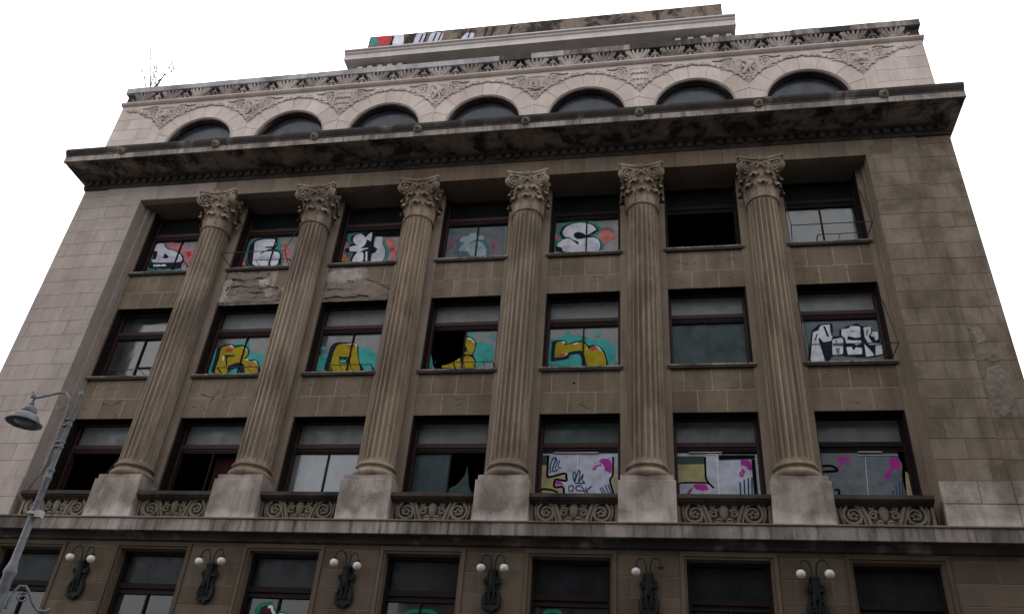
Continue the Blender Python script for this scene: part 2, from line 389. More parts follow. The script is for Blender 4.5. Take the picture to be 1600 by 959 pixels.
# ------------------------------------------------------------------ ground (below and behind the frame)
def sheet(name, x0, x1, y0, y1, z, mat):
    b = MB(); b.add([(x0,y0,z),(x1,y0,z),(x1,y1,z),(x0,y1,z)], [(0,1,2,3)])
    o = b.build(name, M[mat], fix=False); o['kind'] = 'structure'; return o
sheet('ground', -400, 400, -400, 400, GZ-0.15, 'paving')
sheet('road', -200, 200, -24.5, -6.0, GZ-0.13, 'asphalt')
b = MB(); b.box(-200, 200, -5.85, -0.3, GZ-0.14, GZ); o = b.build('pavement', M['paving']); o['kind'] = 'structure'
b = MB(); b.box(-200, 200, -6.0, -5.855, GZ-0.14, GZ-0.01); o = b.build('kerb', M['mortar']); o['kind'] = 'structure'
b = MB(); b.box(-200, 200, -36, -24.5, GZ-0.14, GZ); o = b.build('pavement', M['paving']); o['kind'] = 'structure'
GRAF={
'1,0':[["P",[-113,203,-41,196,-29,178,-3,186,20,158,61,146,74,110,61,87,43,79,22,50,-113,58,-113,113,-113,142,-113,161]],["T",[-113,151,-113,177,-113,194,-107,205,-82,206,-66,180,-51,163,-19,153,5,142,29,117,39,98,33,79,22,50,-113,57,-113,90,-113,106,-113,121]],["N",[-113,165,-113,184,-104,194,-83,194,-70,168,-53,155,-32,154,-4,143,25,118,37,93,32,82,32,56,-109,64,-113,90,-110,108,-104,113,-113,147,-113,150]],["W",[-113,184,-103,191,-83,190,-72,169,-53,155,-38,153,-12,143,12,125,25,106,24,94,9,90,-101,94,-110,108,-90,110,-95,148,-113,153]],["L",[-88,129,-65,127,-30,123,13,118,22,104,22,94,9,91,-79,95]],["N",[-62,139,-37,120,-43,111,-62,113]],["W",[-93,83,-37,82,-35,73,-91,74]],["R",[-113,137,-113,138,-113,121,-113,117]],["R",[26,141,51,140,56,118,44,116]]],
'1,1':[["P",[-113,140,-113,139,-98,61,-113,62]],["P",[27,131,35,151,72,128,82,86,59,60]],["O",[27,154,45,160,52,141,38,139]],["T",[-113,177,-94,192,-4,199,10,183,29,147,24,126,42,116,53,87,52,49,-102,57,-113,130]],["N",[-105,155,-95,178,-70,191,-8,192,3,179,12,150,3,139,-7,137,18,124,38,107,50,49,-92,56,-104,129]],["W",[-89,173,-60,183,-8,182,3,165,5,153,-3,146,-38,146,-39,139,-9,137,-7,133,-30,127,22,117,33,102,35,88,33,50,-70,55,-79,118]],["L",[-68,92,-47,102,-17,94,20,101,31,102,34,84,26,75,-66,78]],["N",[-50,113,-34,122,-17,131,10,127],6]],
'1,2':[["P",[-113,113,-113,138,-107,151,-97,139,-102,84,-83,56,-112,58,-113,95]],["P",[43,165,73,152,95,109,98,91,79,47,71,48,47,126]],["O",[53,162,73,152,84,130,66,138]],["R",[67,111,87,110,89,96,71,93]],["O",[-112,80,-93,82,-83,59,-104,60]],["T",[-111,184,-92,197,-51,200,39,186,44,167,43,140,67,106,71,75,66,46,-88,54,-76,90,-109,92,-113,115,-96,125,-99,153,-112,168]],["N",[-96,174,-79,187,-15,195,-6,175,28,173,37,131,55,103,59,80,53,58,55,47,-83,54,-70,96,-104,96,-108,117,-93,120,-95,139,-79,138,-93,150]],["W",[-85,166,-80,180,-60,187,-47,178,-35,165,-28,181,-15,191,-12,176,-12,143,-21,153,-31,156,-30,137,-37,124,-50,113,-17,116,-15,109,-41,104,-31,89,-26,62,-30,51,-71,53,-66,78,-55,100,-88,102,-93,125,-61,130,-74,138,-84,152]],["L",[-1,168,31,168,35,131,51,105,56,84,51,47,4,49,-4,86,14,89,21,105,3,122]],["W",[-24,96,-17,98,-10,54,-17,55]],["N",[-13,116,0,115,16,103],13],["N",[-43,96,-30,105,-12,109],5],["K",[-14,197,95,197,100,164,-7,167]]],
'1,3':[["f",[-113,189,101,186,103,47,-113,53]],["p",[-113,113,-100,139,-78,154,-73,142,-85,111,-85,84,-112,82]],["p",[37,140,57,134,92,101,93,83,64,58,51,59,51,103]],["r",[53,105,67,107,72,89,64,78,56,90]],["r",[-103,112,-90,114,-90,91,-99,92]],["t",[-83,129,-60,153,-36,167,27,152,33,122,51,85,50,50,-83,53,-77,111]],["w",[-67,128,-60,148,-31,149,-36,161,-6,161,-5,147,22,150,27,127,-3,129,-21,121,-32,106,-16,116,5,122,24,109,37,84,40,51,-21,54,-30,77,-45,80,-66,78,-62,101,-46,120,-62,123]],["t",[-32,106,-17,121,4,124,25,111,36,86],3]],  # first fill paints the pane's pale bluish reflection flat
'1,4':[["P",[-113,132,-108,140,-96,117,-110,107,-113,110]],["P",[41,126,56,145,82,144,102,123,106,105,82,95,64,77,52,99]],["O",[57,108,65,118,80,120,79,106,64,99]],["B",[51,148,73,153,99,136],5],["T",[-106,147,-93,177,-71,190,-47,197,7,196,40,175,54,150,44,133,27,125,52,99,64,77,61,56,56,45,-113,55,-113,90,-111,105,-89,112,-102,129]],["N",[-97,142,-88,168,-60,184,-33,190,2,185,30,169,44,148,41,142,27,129,10,122,34,114,52,91,54,69,46,46,-106,55,-110,79,-106,92,-84,112,-93,126]],["W",[-87,146,-77,167,-57,180,-33,185,-1,181,21,170,36,148,24,141,0,123,-14,136,-31,142,-45,136,-46,123,-37,111,-24,108,-3,112,24,114,40,105,50,86,49,65,41,46,-80,53,-88,75,-105,81,-104,91,-84,110,-65,115,-51,106,-33,85,-25,84,-28,96,-48,108,-65,120,-76,120,-85,132]],["L",[-84,75,-71,85,-54,82,-19,82,-3,94,23,92,45,85,45,69,39,46,-78,53]]],
'2,1':[["Q",[-113,79,-113,103,-113,123,-113,141,-111,148,-88,37,-113,38]],["Q",[-47,163,-20,168,6,165,10,151,24,126,48,116,82,113,90,82,88,34,26,35,-46,154]],["N",[-108,144,-83,159,-55,160,-42,152,-17,156,7,147,22,127,22,107,15,99,29,91,47,94,66,82,77,63,86,34,-105,38,-104,90]],["Y",[-92,146,-68,154,-53,154,-43,142,-15,149,5,141,17,125,16,109,6,97,25,95,33,85,52,88,68,74,73,55,73,34,26,35,15,72,3,80,-15,82,-48,68,-32,36,-90,38,-88,94]],["N",[-74,115,-28,113,-33,107,-58,105,-48,68,-53,68,-66,107]],["N",[-46,62,-15,80,3,81,18,68,26,35,10,35,4,59,-16,59,-34,44,-40,38]],["Q",[-33,46,-16,57,2,57,8,35,-32,36]],["W",[-64,151,-54,155,-43,144,-50,143]],["W",[-15,146,3,141,14,129,6,133]],["W",[-79,108,-70,109,-66,86,-71,88]],["W",[7,94,23,94,27,87]],["W",[43,88,56,86,65,71,56,80]],["R",[-68,139,-46,138,-45,128,-68,125]],["R",[30,69,42,69,49,63,35,62]]],
'2,2':[["Q",[-113,84,-113,100,-102,105,-80,118,-84,83,-85,40,-113,41]],["Q",[-113,135,-102,140,-92,132,-95,124,-109,123]],["Q",[24,131,36,134,44,124,69,124,78,110,98,105,103,71,94,36,55,37,36,73]],["N",[-79,140,-61,155,13,152,22,140,29,103,40,69,58,46,59,35,-86,38,-83,80]],["Y",[-56,139,-42,147,3,149,16,146,23,111,35,73,50,35,-67,38,-64,83,-62,114]],["N",[-42,96,-4,93,9,99,1,89,4,72,12,66,-35,67,-38,90]],["Q",[-33,82,-11,82,-9,70,-32,71]],["W",[-24,145,17,149,19,133,13,133,11,144,-3,143]],["R",[-19,138,11,146,12,141,0,129,-17,134]],["N",[-2,131,-1,99],3]],
'2,3':[["Q",[-113,92,-113,99,-105,72,-104,54,-113,43]],["Y",[-70,51,-45,56,-23,70,-10,81,-4,40,-69,42]],["Q",[-5,178,25,175,36,138,58,143,94,129,103,117,103,63,60,52,47,39,42,69,34,89,40,129]],["Q",[81,169,90,171,103,153,101,142,87,158]],["N",[-7,162,6,165,27,156,40,138,38,110,32,89,44,72,47,39,-2,40,-6,88,1,90]],["Y",[-4,155,7,159,26,152,36,136,35,112,29,91,-3,92,-2,101,13,103,9,120,-1,126]],["Y",[-1,81,14,87,31,80,41,65,44,39,0,40]],["R",[4,81,23,81,22,77,7,76]],["W",[0,158,17,157,34,140,33,133,21,148]]],
'2,4':[["Q",[-113,119,-106,124,-104,139,-85,146,-71,155,-42,158,-11,157,17,144,40,138,67,141,81,131,83,122,101,120,106,94,105,69,88,46,80,35,-113,40,-113,75,-113,104]],["Q",[-59,166,-52,169,-45,163,-49,156,-58,158]],["Q",[35,159,46,162,57,158,53,147,39,149]],["Q",[-113,136,-112,141,-105,135,-110,126,-113,128]],["Q",[94,51,102,54,106,47,99,42]],["N",[-104,133,-91,138,-62,138,-56,132,-54,122,-35,129,-10,136,6,130,16,113,34,118,56,108,71,88,80,51,80,35,-1,37,-5,68,-12,83,-27,83,-43,80,-47,65,-103,56,-105,71]],["Y",[-91,131,-62,134,-59,124,-65,117,-35,124,-10,129,4,124,13,111,19,96,22,107,38,114,53,106,66,86,74,59,76,35,14,37,6,71,-4,95,-15,97,-50,91,-49,82,-62,75,-94,70,-93,100]],["Q",[-43,76,-27,81,-12,80,-5,64,-1,37,-106,40,-103,54,-49,62]],["R",[-76,84,-61,88,-62,80,-76,75]],["R",[21,105,34,111,49,101,29,94]],["R",[-93,76,-77,77,-80,72]],["W",[-75,130,-61,134,-60,124]],["W",[-33,124,-16,128,-19,121,-32,118]],["W",[-60,82,-51,86,-54,80]],["W",[11,108,18,96,11,102]],["W",[38,112,53,105,64,84,47,103]]],
'2,6':[["f",[-105,184,113,177,113,30,-113,36]],["N",[-109,36,-84,149,-59,172,-19,174,-22,125,-5,126,-2,149,30,164,54,172,67,161,92,160,94,143,112,143,113,130,111,104,113,90,113,54,90,47,61,45,9,51,-25,56,-38,50,-47,34]],["W",[-81,143,-64,149,-55,167,-26,170,-25,125,-30,110,-54,105,-64,122,-68,116,-58,35,-101,36]],["W",[-27,114,1,120,5,113,-3,61,-34,58]],["W",[5,151,28,154,33,162,61,159,57,120,41,118,21,125,16,113,30,109,56,108,56,96,39,92,34,98,12,99,10,119,2,128]],["W",[10,85,25,86,30,72,38,84,55,81,52,59,11,57]],["W",[70,155,92,158,90,137,80,123,86,103,105,100,111,94,78,91,69,117]],["W",[64,95,83,63,85,53,62,49]],["W",[95,88,113,90,111,58,90,53]],["W",[94,139,110,139,107,110,97,106,97,119,86,123]],["N",[-45,163,-38,125],6],["g",[-22,82,-9,83,-14,61,-20,62]],["L",[-83,112,-70,136,-81,75]],["L",[-25,102,2,103,0,93,-26,92]],["N",[23,124,31,115,19,113]],["N",[-28,92,2,92],3],["N",[-17,110,-17,100],3],["N",[-69,136,-78,112],3],["N",[-26,168,-28,129],3],["N",[80,146,75,125],3],["N",[86,103,105,100],4],["N",[30,143,43,141],2]],
'3,4':[["b",[-113,180,108,177,110,51,-113,50]],["G",[-113,178,-97,178,-98,146,-113,145]],["y",[-113,145,-98,147,-99,110,-44,113,-40,97,-74,99,-74,76,-48,76,-45,50,-113,50]],["y",[103,138,110,135,110,51,105,61,93,98,101,110]],["K",[-96,178,-96,113,-84,109,-44,119,-39,106,-40,96,-67,100,-73,95,-73,76,-48,76,-44,50],7],["K",[-113,57,-111,69,-82,67,-62,59],6],["K",[99,172,98,114,90,98,102,53],6],["M",[55,158,65,167,88,165,96,146,93,119,75,129,72,146]],["M",[65,146,48,142,40,131,50,135],4],["M",[-72,88,-67,97,-53,92,-45,83,-67,85]],["U",[-87,120,-89,140,-82,165,-72,167,-82,127,-65,131],4],["U",[-72,167,-68,155,-74,133],3],["U",[-61,162,-64,138,-54,138],3],["U",[-14,92,-19,110,-18,124,-11,117,-14,92,-3,128,1,119,-2,92,11,117,8,99,15,89,-13,89],3],["U",[-29,61,-30,78,-18,80,-18,68,-26,62],3],["U",[-6,66,-10,76,3,80,14,66,-6,66],3],["U",[17,59,20,77],3],["U",[38,80,22,66,27,58],3],["U",[61,75,71,54],3],["U",[67,77,79,54],3],["U",[76,82,87,55],3],["U",[84,86,95,55],3],["W",[-7,180,-6,131],3]],
'3,5':[["b",[-113,174,105,172,98,51,-113,49]],["G",[-113,174,-37,174,-37,147,-113,147]],["y",[-113,147,-37,149,-36,92,-113,88]],["K",[-34,172,-35,128,-33,99,-14,75],6],["K",[-113,86,-100,91,-37,91,-29,87],5],["K",[-113,86,-113,51],5],["M",[-73,87,-37,87,-27,70,-50,68,-64,71]],["M",[-75,73,-87,64,-85,58,-77,70],4],["M",[66,147,65,163,93,161,97,132,86,130,81,142]],["M",[72,133,62,120,66,111,74,128],5],["U",[59,94,58,52],4],["U",[71,101,69,52],4],["U",[83,106,79,52],4],["U",[93,109,89,52],4],["W",[0,179,-1,53],4],["W",[-32,178,13,179],3],["K",[101,163,100,51],10],["K",[5,177,107,177,106,165,5,162]]],  # last black strip is a painted shadow along the right board's top
'3,6':[["c",[-109,174,95,171,103,148,93,104,88,48,-113,47]],["M",[-75,168,-29,173,-32,162,-45,160,-54,156,-57,142,-66,140,-64,160]],["M",[69,169,95,169,99,148,91,131,74,135,66,112,53,100,48,114,71,140]],["K",[-112,143,-85,143,-73,129,-111,126],8],["K",[-88,71,-76,71,-79,51],6],["U",[65,72,63,48],3],["U",[75,84,71,48],3],["U",[85,95,80,48],3],["U",[93,101,87,48],3],["y",[106,127,113,121,113,49,97,48]],["L",[8,171,-2,51],2],["L",[-11,176,96,176],2]],
'4,2':[["E",[-61,112,-67,147,-68,166,-56,178,-24,184,-14,167,3,159,22,156,37,150,58,116]],["D",[-48,112,-54,147,-52,168,-30,174,-9,154,23,145,40,115]],["W",[-31,167,-22,169,-15,157,-6,150,19,148],7]],
'4,3':[["E",[-43,128,-39,162,-3,170,39,166,52,132],10],["k",[-4,180,6,196,15,175]]],
'4,4':[["E",[-72,141,-66,175,-46,181,-27,176,-21,142],10]]
}

# ------------------------------------------------------------------ the building
BLD = thing('office_building', 'abandoned stone office building with six fluted columns and graffitied windows', 'building', (0, 0.2, GZ))
XO, XP, YF = 16.24, 13.466, 0.225

# shell, floors, roof
b = MB()
b.box(-XO+.05, -XO+.35, .62, 14, GZ, 18.4); b.box(XO-.35, XO-.05, .62, 14, GZ, 18.4)
b.build('side_wall', M['facade'], BLD)
b = MB(); b.box(-XO+.05, XO-.05, 14.0, 14.3, GZ, 19.0); b.build('rear_wall', M['facade'], BLD)
b = MB(); b.box(-XO+.06, XO-.06, .62, 14.0, 18.7, 18.95); b.build('roof', M['lead'], BLD)
b = MB()
for z in (-4.6, 0.1, 4.6, 9.1, 13.2): b.box(-15.85, 15.85, 1.78, 7.0, z, z+.3)
b.box(-15.85, 15.85, 7.0, 7.2, GZ, 18.6)
for x in (-13.9, -10, -6, -2, 2, 6, 10, 13.9): b.box(x-.1, x+.1, 1.79, 6.99, GZ, 18.6)
b.build('interior_wall', M['room'], BLD)

# pylons -------------------------------------------------------------
for sgn in (-1, 1):
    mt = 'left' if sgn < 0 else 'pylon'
    b = MB()
    def bx(x0, x1, *a): b.box(min(sgn*x0, sgn*x1), max(sgn*x0, sgn*x1), *a)
    bx(XP+.003, 15.138, YF+.012, 1.9, -.20, 13.62); bx(15.138, XO-.003, YF+.057, 1.9, -.20, 13.62)
    # reveal: flat jamb with two vertical fillets
    bx(XP-.07, XP+.002, .74, 1.0, -.2, 12.895)
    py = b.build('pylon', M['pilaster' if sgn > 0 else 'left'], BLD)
    py['label'] = 'corner pylon of coursed stone, painted pale pink for hazy light' if sgn < 0 else 'brown corner pylon of coursed stone with peeled patch'
    def course(xs, z0, z1, y, m):
        for x0, x1 in zip(xs[:-1], xs[1:]):
            X0, X1 = sorted((sgn*x0, sgn*x1))
            jj = J*(.7 if sgn > 0 else .4)
            block(py, X0+jj, X1-jj, z0+jj, z1-jj, y+rnd.uniform(-.003, .003), m, ch=.008)
    z = 1.26; k = 0
    while z < 13.6:
        z1 = min(z+.6, 13.6)
        if z1-z < .2: break
        a = rnd.uniform(-.06, .06)
        xs = ([XP, 13.87+a, 14.76+a, 15.14], [XP, 14.30+a, 15.14])[k % 2]
        if z1 > 12.95: xs = [XP, 14.3, 15.14]
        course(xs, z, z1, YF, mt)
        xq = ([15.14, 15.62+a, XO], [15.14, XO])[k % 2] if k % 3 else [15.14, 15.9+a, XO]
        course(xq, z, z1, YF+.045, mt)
        z = z1; k += 1
    # pedestal zone of the pylon
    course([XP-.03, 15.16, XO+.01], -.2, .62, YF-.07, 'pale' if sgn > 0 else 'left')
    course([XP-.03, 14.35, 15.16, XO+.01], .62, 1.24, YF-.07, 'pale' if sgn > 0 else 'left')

# peeled render on the right pylon
pyr = [o for o in bpy.data.objects if o.name.startswith('pylon')][1]
def rough_patch(poly, y, parent, mat, amp=.03, step=.07, name='peeled_render'):
    xs = [p[0] for p in poly]; zs = [p[1] for p in poly]
    def inside(x, z):
        c = False; n = len(poly)
        for i in range(n):
            (x1, z1), (x2, z2) = poly[i], poly[(i+1) % n]
            if (z1 > z) != (z2 > z) and x < (x2-x1)*(z-z1)/(z2-z1)+x1: c = not c
        return c
    nx = int((max(xs)-min(xs))/step)+2; nz = int((max(zs)-min(zs))/step)+2
    idx = {}; b = MB(); vs = []; fs = []
    for i in range(nx+1):
        for j in range(nz+1):
            x = min(xs)-step/2+i*step+rnd.uniform(-.3, .3)*step; z = min(zs)-step/2+j*step+rnd.uniform(-.3, .3)*step
            ins = inside(x, z)
            idx[i, j] = (len(vs), ins)
            vs.append((x, y-(rnd.random()**1.5*amp if ins else -.03), z))
    for i in range(nx):
        for j in range(nz):
            q = [idx[i, j], idx[i+1, j], idx[i+1, j+1], idx[i, j+1]]
            if sum(t[1] for t in q) >= 2: fs.append(tuple(t[0] for t in q))
    b.add(vs, fs)
    return b.build(name, M[mat], parent, smooth=50)
rough_patch([(15.2, 4.1), (15.25, 3.3), (15.5, 3.05), (15.85, 3.5), (15.95, 4.3), (15.7, 4.75), (15.35, 4.6)], YF+.042, pyr, 'ghost', .03, .05)
rough_patch([(15.17, 5.95), (15.5, 6.0), (15.6, 5.5), (15.3, 5.4)], YF+.042, pyr, 'ghost', .03, .05)
rough_patch([(15.3, 5.1), (15.75, 5.2), (15.85, 4.85), (15.5, 4.8)], YF+.042, pyr, 'ghost', .03, .05)

# columns ------------------------------------------------------------
AY = 0.62
def shaft_mesh():
    b = MB(); NF = 20
    z0, z1 = 1.80, 11.22
    zs = [z0, z0+.04, z0+.10, z0+.18] + [z0+.18+(z1-.36-z0)*t/8 for t in range(1, 8)] + [z1-.22, z1-.15, z1-.11, z1-.06, z1]
    prof = [(0.0, 0), (.10, 0), (.14, .50), (.27, .86), (.46, 1.0), (.65, .86), (.78, .50), (.86, 0), (.95, .0)]
    vs = []
    for z in zs:
        t = (z-z0)/(z1-z0)
        R = .545-.045*t-.0*t+.012*sin(pi*t)
        e = min((z-z0-.02)/.14, (z1-.08-z)/.12)
        dep = .095*max(0, min(1, e))**.5
        for k in range(NF):
            for u, d in prof:
                a = 2*pi*(k+u)/NF
                r = R-dep*d
                vs.append((r*cos(a), r*sin(a), z))
    n = NF*len(prof); fs = []
    for j in range(len(zs)-1):
        for i in range(n):
            fs.append((j*n+i, j*n+(i+1) % n, (j+1)*n+(i+1) % n, (j+1)*n+i))
    b.add(vs, fs)
    # drum joints: thin lines
    me = b.mesh('shaft', [M['column']], smooth=24); fixn(me); return me
def base_mesh():
    b = MB()
    b.lathe([(.50, 1.80), (.56, 1.80), (.56, 1.765), (.595, 1.75), (.615, 1.715), (.61, 1.68), (.58, 1.655), (.545, 1.64), (.535, 1.60), (.55, 1.565), (.59, 1.545), (.635, 1.53), (.67, 1.49), (.68, 1.44), (.665, 1.39), (.63, 1.355), (.60, 1.33), (.3, 1.33)], 48)
    me = b.mesh('column_base', [M['column']], smooth=35); fixn(me); return me
def pedestal_mesh():
    b = MB()
    b.prism([(-.779, -.205), (.779, -.205), (.779, 1.17), (-.779, 1.17)], -AY, .38, ch=.014)
    b.box(-.72, .72, -AY+.05, .38, 1.171, 1.33)
    me = b.mesh('pedestal', [M['pale']]); fixn(me); return me
def capital_mesh():
    b = MB(); Z0 = 11.22
    b.lathe([(.48, -.02), (.53, -.02), (.56, .0), (.575, .035), (.56, .07), (.52, .085), (.50, .11), (.50, .5), (.52, .9), (.56, 1.15), (.63, 1.38), (.66, 1.5), (.3, 1.5)], 40, (0, 0, Z0))
    def leaf(ang, path, wid, lobes):
        ca, sa = cos(ang), sin(ang)
        n = len(path); S = [-1, -.66, -.33, 0, .33, .66, 1]
        for off in (0, .03):
            vs = []
            for i, (r, z) in enumerate(path):
                for j, s in enumerate(S):
                    w = wid[i]*(1+lobes*(.07 if i % 2 else -.03)*(abs(s) > .9))
                    rib = .03*(1-abs(s))-.035*abs(s)**2
                    rr = r+rib-off
                    t = w*s
                    vs.append((rr*ca-t*sa, rr*sa+t*ca, Z0+z-.05*abs(s)*(i/n)))
            m = len(S)
            fs = [(i*m+j, i*m+j+1, (i+1)*m+j+1, (i+1)*m+j) for i in range(n-1) for j in range(m-1)]
            b.add(vs, fs)
    for k in range(8):
        leaf(k*pi/4, [(.52, .09), (.53, .25), (.55, .40), (.59, .50), (.66, .565), (.72, .56), (.75, .51), (.745, .47)], [.16, .19, .20, .20, .19, .17, .14, .09], 1)
    for k in range(8):
        leaf(k*pi/4+pi/8, [(.51, .45), (.53, .62), (.55, .78), (.595, .89), (.665, .955), (.73, .95), (.765, .90), (.76, .855)], [.13, .16, .18, .19, .18, .165, .14, .09], 1)
    # corner volutes
    for k in range(4):
        a = pi/4+k*pi/2; ca, sa = cos(a), sin(a)
        path = [(.57, .80), (.60, .98), (.66, 1.16), (.74, 1.32)]
        cx, cz, N = .79, 1.27, 26
        for i in range(N+1):
            q = pi*.62-2*pi*1.9*i/N
            rr = .245*(1-.80*i/N)
            path.append((cx+rr*cos(q), cz+rr*sin(q)*.95))
        W, T = .095, .026
        vs, fs = [], []
        n = len(path)
        for i, (r, z) in enumerate(path):
            p0 = path[max(0, i-1)]; p1 = path[min(n-1, i+1)]
            tx, tz = p1[0]-p0[0], p1[1]-p0[1]; l = sqrt(tx*tx+tz*tz) or 1
            nx, nz = -tz/l, tx/l
            ww = W*(1.0+.35*i/n)
            for du, dt in ((-1, -1), (1, -1), (1, 1), (-1, 1)):
                R_, Zz = r+nx*T*dt, z+nz*T*dt
                vs.append((R_*ca-du*ww*sa, R_*sa+du*ww*ca, Z0+Zz))
        for i in range(n-1):
            for j in range(4):
                fs.append((i*4+j, i*4+(j+1) % 4, (i+1)*4+(j+1) % 4, (i+1)*4+j))
        b.add(vs, fs)
        # leaf under the volute and eye
        b.tube([(cx*ca-.11*sa*-1, cx*sa+.11*ca*-1, Z0+cz), (cx*ca-.12*sa, cx*sa+.12*ca, Z0+cz)], .045, 8)
        leaf(a, [(.58, .82), (.64, .98), (.70, 1.06), (.76, 1.08), (.82, 1.02)], [.10, .13, .13, .11, .05], 0)
    # inner helices and flower on each face
    for k in range(4):
        a = k*pi/2; ca, sa = cos(a), sin(a)
        for sg in (-1, 1):
            P = []
            for i in range(15):
                q = -pi*.5+2*pi*1.2*i/14; rr = .11*(1-.7*i/14)
                t = sg*(.17-rr*cos(q)); z = 1.30+rr*sin(q)
                P.append((.64*ca-t*sa, .64*sa+t*ca, Z0+z))
            b.tube(P, [.03*(1-.4*i/14) for i in range(15)], 5)
        b.ball((.66*ca, .66*sa, Z0+1.55), .10, .10, .12, 8)
        b.ball((.64*ca, .64*sa, Z0+1.34), .06, .06, .09, 8)
    # abacus with concave sides
    for (h0, h1, out, mid) in ((1.49, 1.575, .73, .55), (1.576, 1.675, .77, .60)):
        ring = []
        for k in range(4):
            a0 = -pi/2+k*pi/2
            n0 = Vector((cos(a0), sin(a0))); t0 = Vector((-sin(a0), cos(a0)))
            for i in range(9):
                s = -1+2*i/8
                d = mid+(out-mid)*abs(s)**1.8
                p = n0*d+t0*(s*(out-.07))
                ring.append((p.x, p.y))
        n = len(ring)
        b.add([(x, y, Z0+h0) for x, y in ring]+[(x, y, Z0+h1) for x, y in ring],
              [(i, (i+1) % n, n+(i+1) % n, n+i) for i in range(n)]+[tuple(range(n-1, -1, -1)), tuple(range(n, 2*n))])
    me = b.mesh('capital', [M['column']], smooth=40); return me
ms, mb_, mp, mc = shaft_mesh(), base_mesh(), pedestal_mesh(), capital_mesh()
for c in COLS:
    co = put('column', ms, BLD, (c, AY, 0), rotz=rnd.choice([0, 1, 2, 3])*pi/2)
    put('capital', mc, co, (c, AY, 0)); put('column_base', mb_, co, (c, AY, 0)); put('pedestal', mp, co, (c, AY, 0))

# pilasters behind the columns and at the ends
pb = MB(); pb.box(-.765, .765, .95, 1.75, -.2, 12.895)
for z in (1.26, 3.0, 4.8, 6.6, 8.4, 10.2, 11.7): pass
pme = pb.mesh('pilaster', [M['pilaster']])
for c in COLS: put('pilaster', pme, BLD, (c, 0, 0))
for sg in (-1, 1):
    b = MB(); x0, x1 = sorted((sg*13.235, sg*13.60)); b.box(x0, x1, .95, 1.75, -.2, 12.895)
    b.build('pilaster', M['pilaster'], BLD)

# spandrels ----------------------------------------------------------
def spandrel(i, z0, z1, zm, peel=None):
    c = BAYS[i]
    b = MB(); b.box(-1.233, 1.233, 1.006, 1.75, z0+.002, z1); b.box(-1.232, 1.232, 1.03, 1.74, z0-.004, z0+.001, 1)  # thin black sheet paints in the shade under the lintel
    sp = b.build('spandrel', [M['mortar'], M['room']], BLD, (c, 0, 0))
    up = [-1.233, -.84, -.01, .82, 1.233]; lo = [-1.233, -.43, .42, 1.233]
    a = rnd.uniform(-.08, .08)
    blocks = [(x0+(a if x0 > -1.2 else 0), x1+(a if x1 < 1.2 else 0), zm, z1) for x0, x1 in zip(up[:-1], up[1:])]
    a = rnd.uniform(-.08, .08)
    blocks += [(x0+(a if x0 > -1.2 else 0), x1+(a if x1 < 1.2 else 0), z0, zm) for x0, x1 in zip(lo[:-1], lo[1:])]
    for (x0, x1, za, zb) in blocks:
        if peel and ((x0+x1)/2, (za+zb)/2) and peel((x0+x1)/2, (za+zb)/2): continue
        block(sp, c+x0+.014, c+x1-.014, za+.014, zb-.014, 1.0+rnd.uniform(-.003, .003), 'facade', d=.05, ch=.004)
    # hairline cracks and pits in the old render
    cb = MB()
    for q in range(rnd.randint(2, 5)):
        x, z = rnd.uniform(-1.0, 1.0), rnd.uniform(z0+.15, z1-.15)
        if peel and peel(x, z): continue
        P = []
        dx = rnd.choice([-1, 1])
        for t in range(rnd.randint(3, 6)):
            P.append((c+x, .998, z)); x += dx*rnd.uniform(.04, .10); z += rnd.uniform(-.07, .05)
        P = [p for p in P if abs(p[0]-c) < 1.2 and z0+.05 < p[2] < z1-.05]
        if len(P) > 1: cb.tube(P, [rnd.uniform(.003, .011) for _ in P], 4, flat=.4)
    if cb.v:
        co = cb.build('hairline_cracks', M['room'], sp); co['kind'] = 'stuff'
    return sp
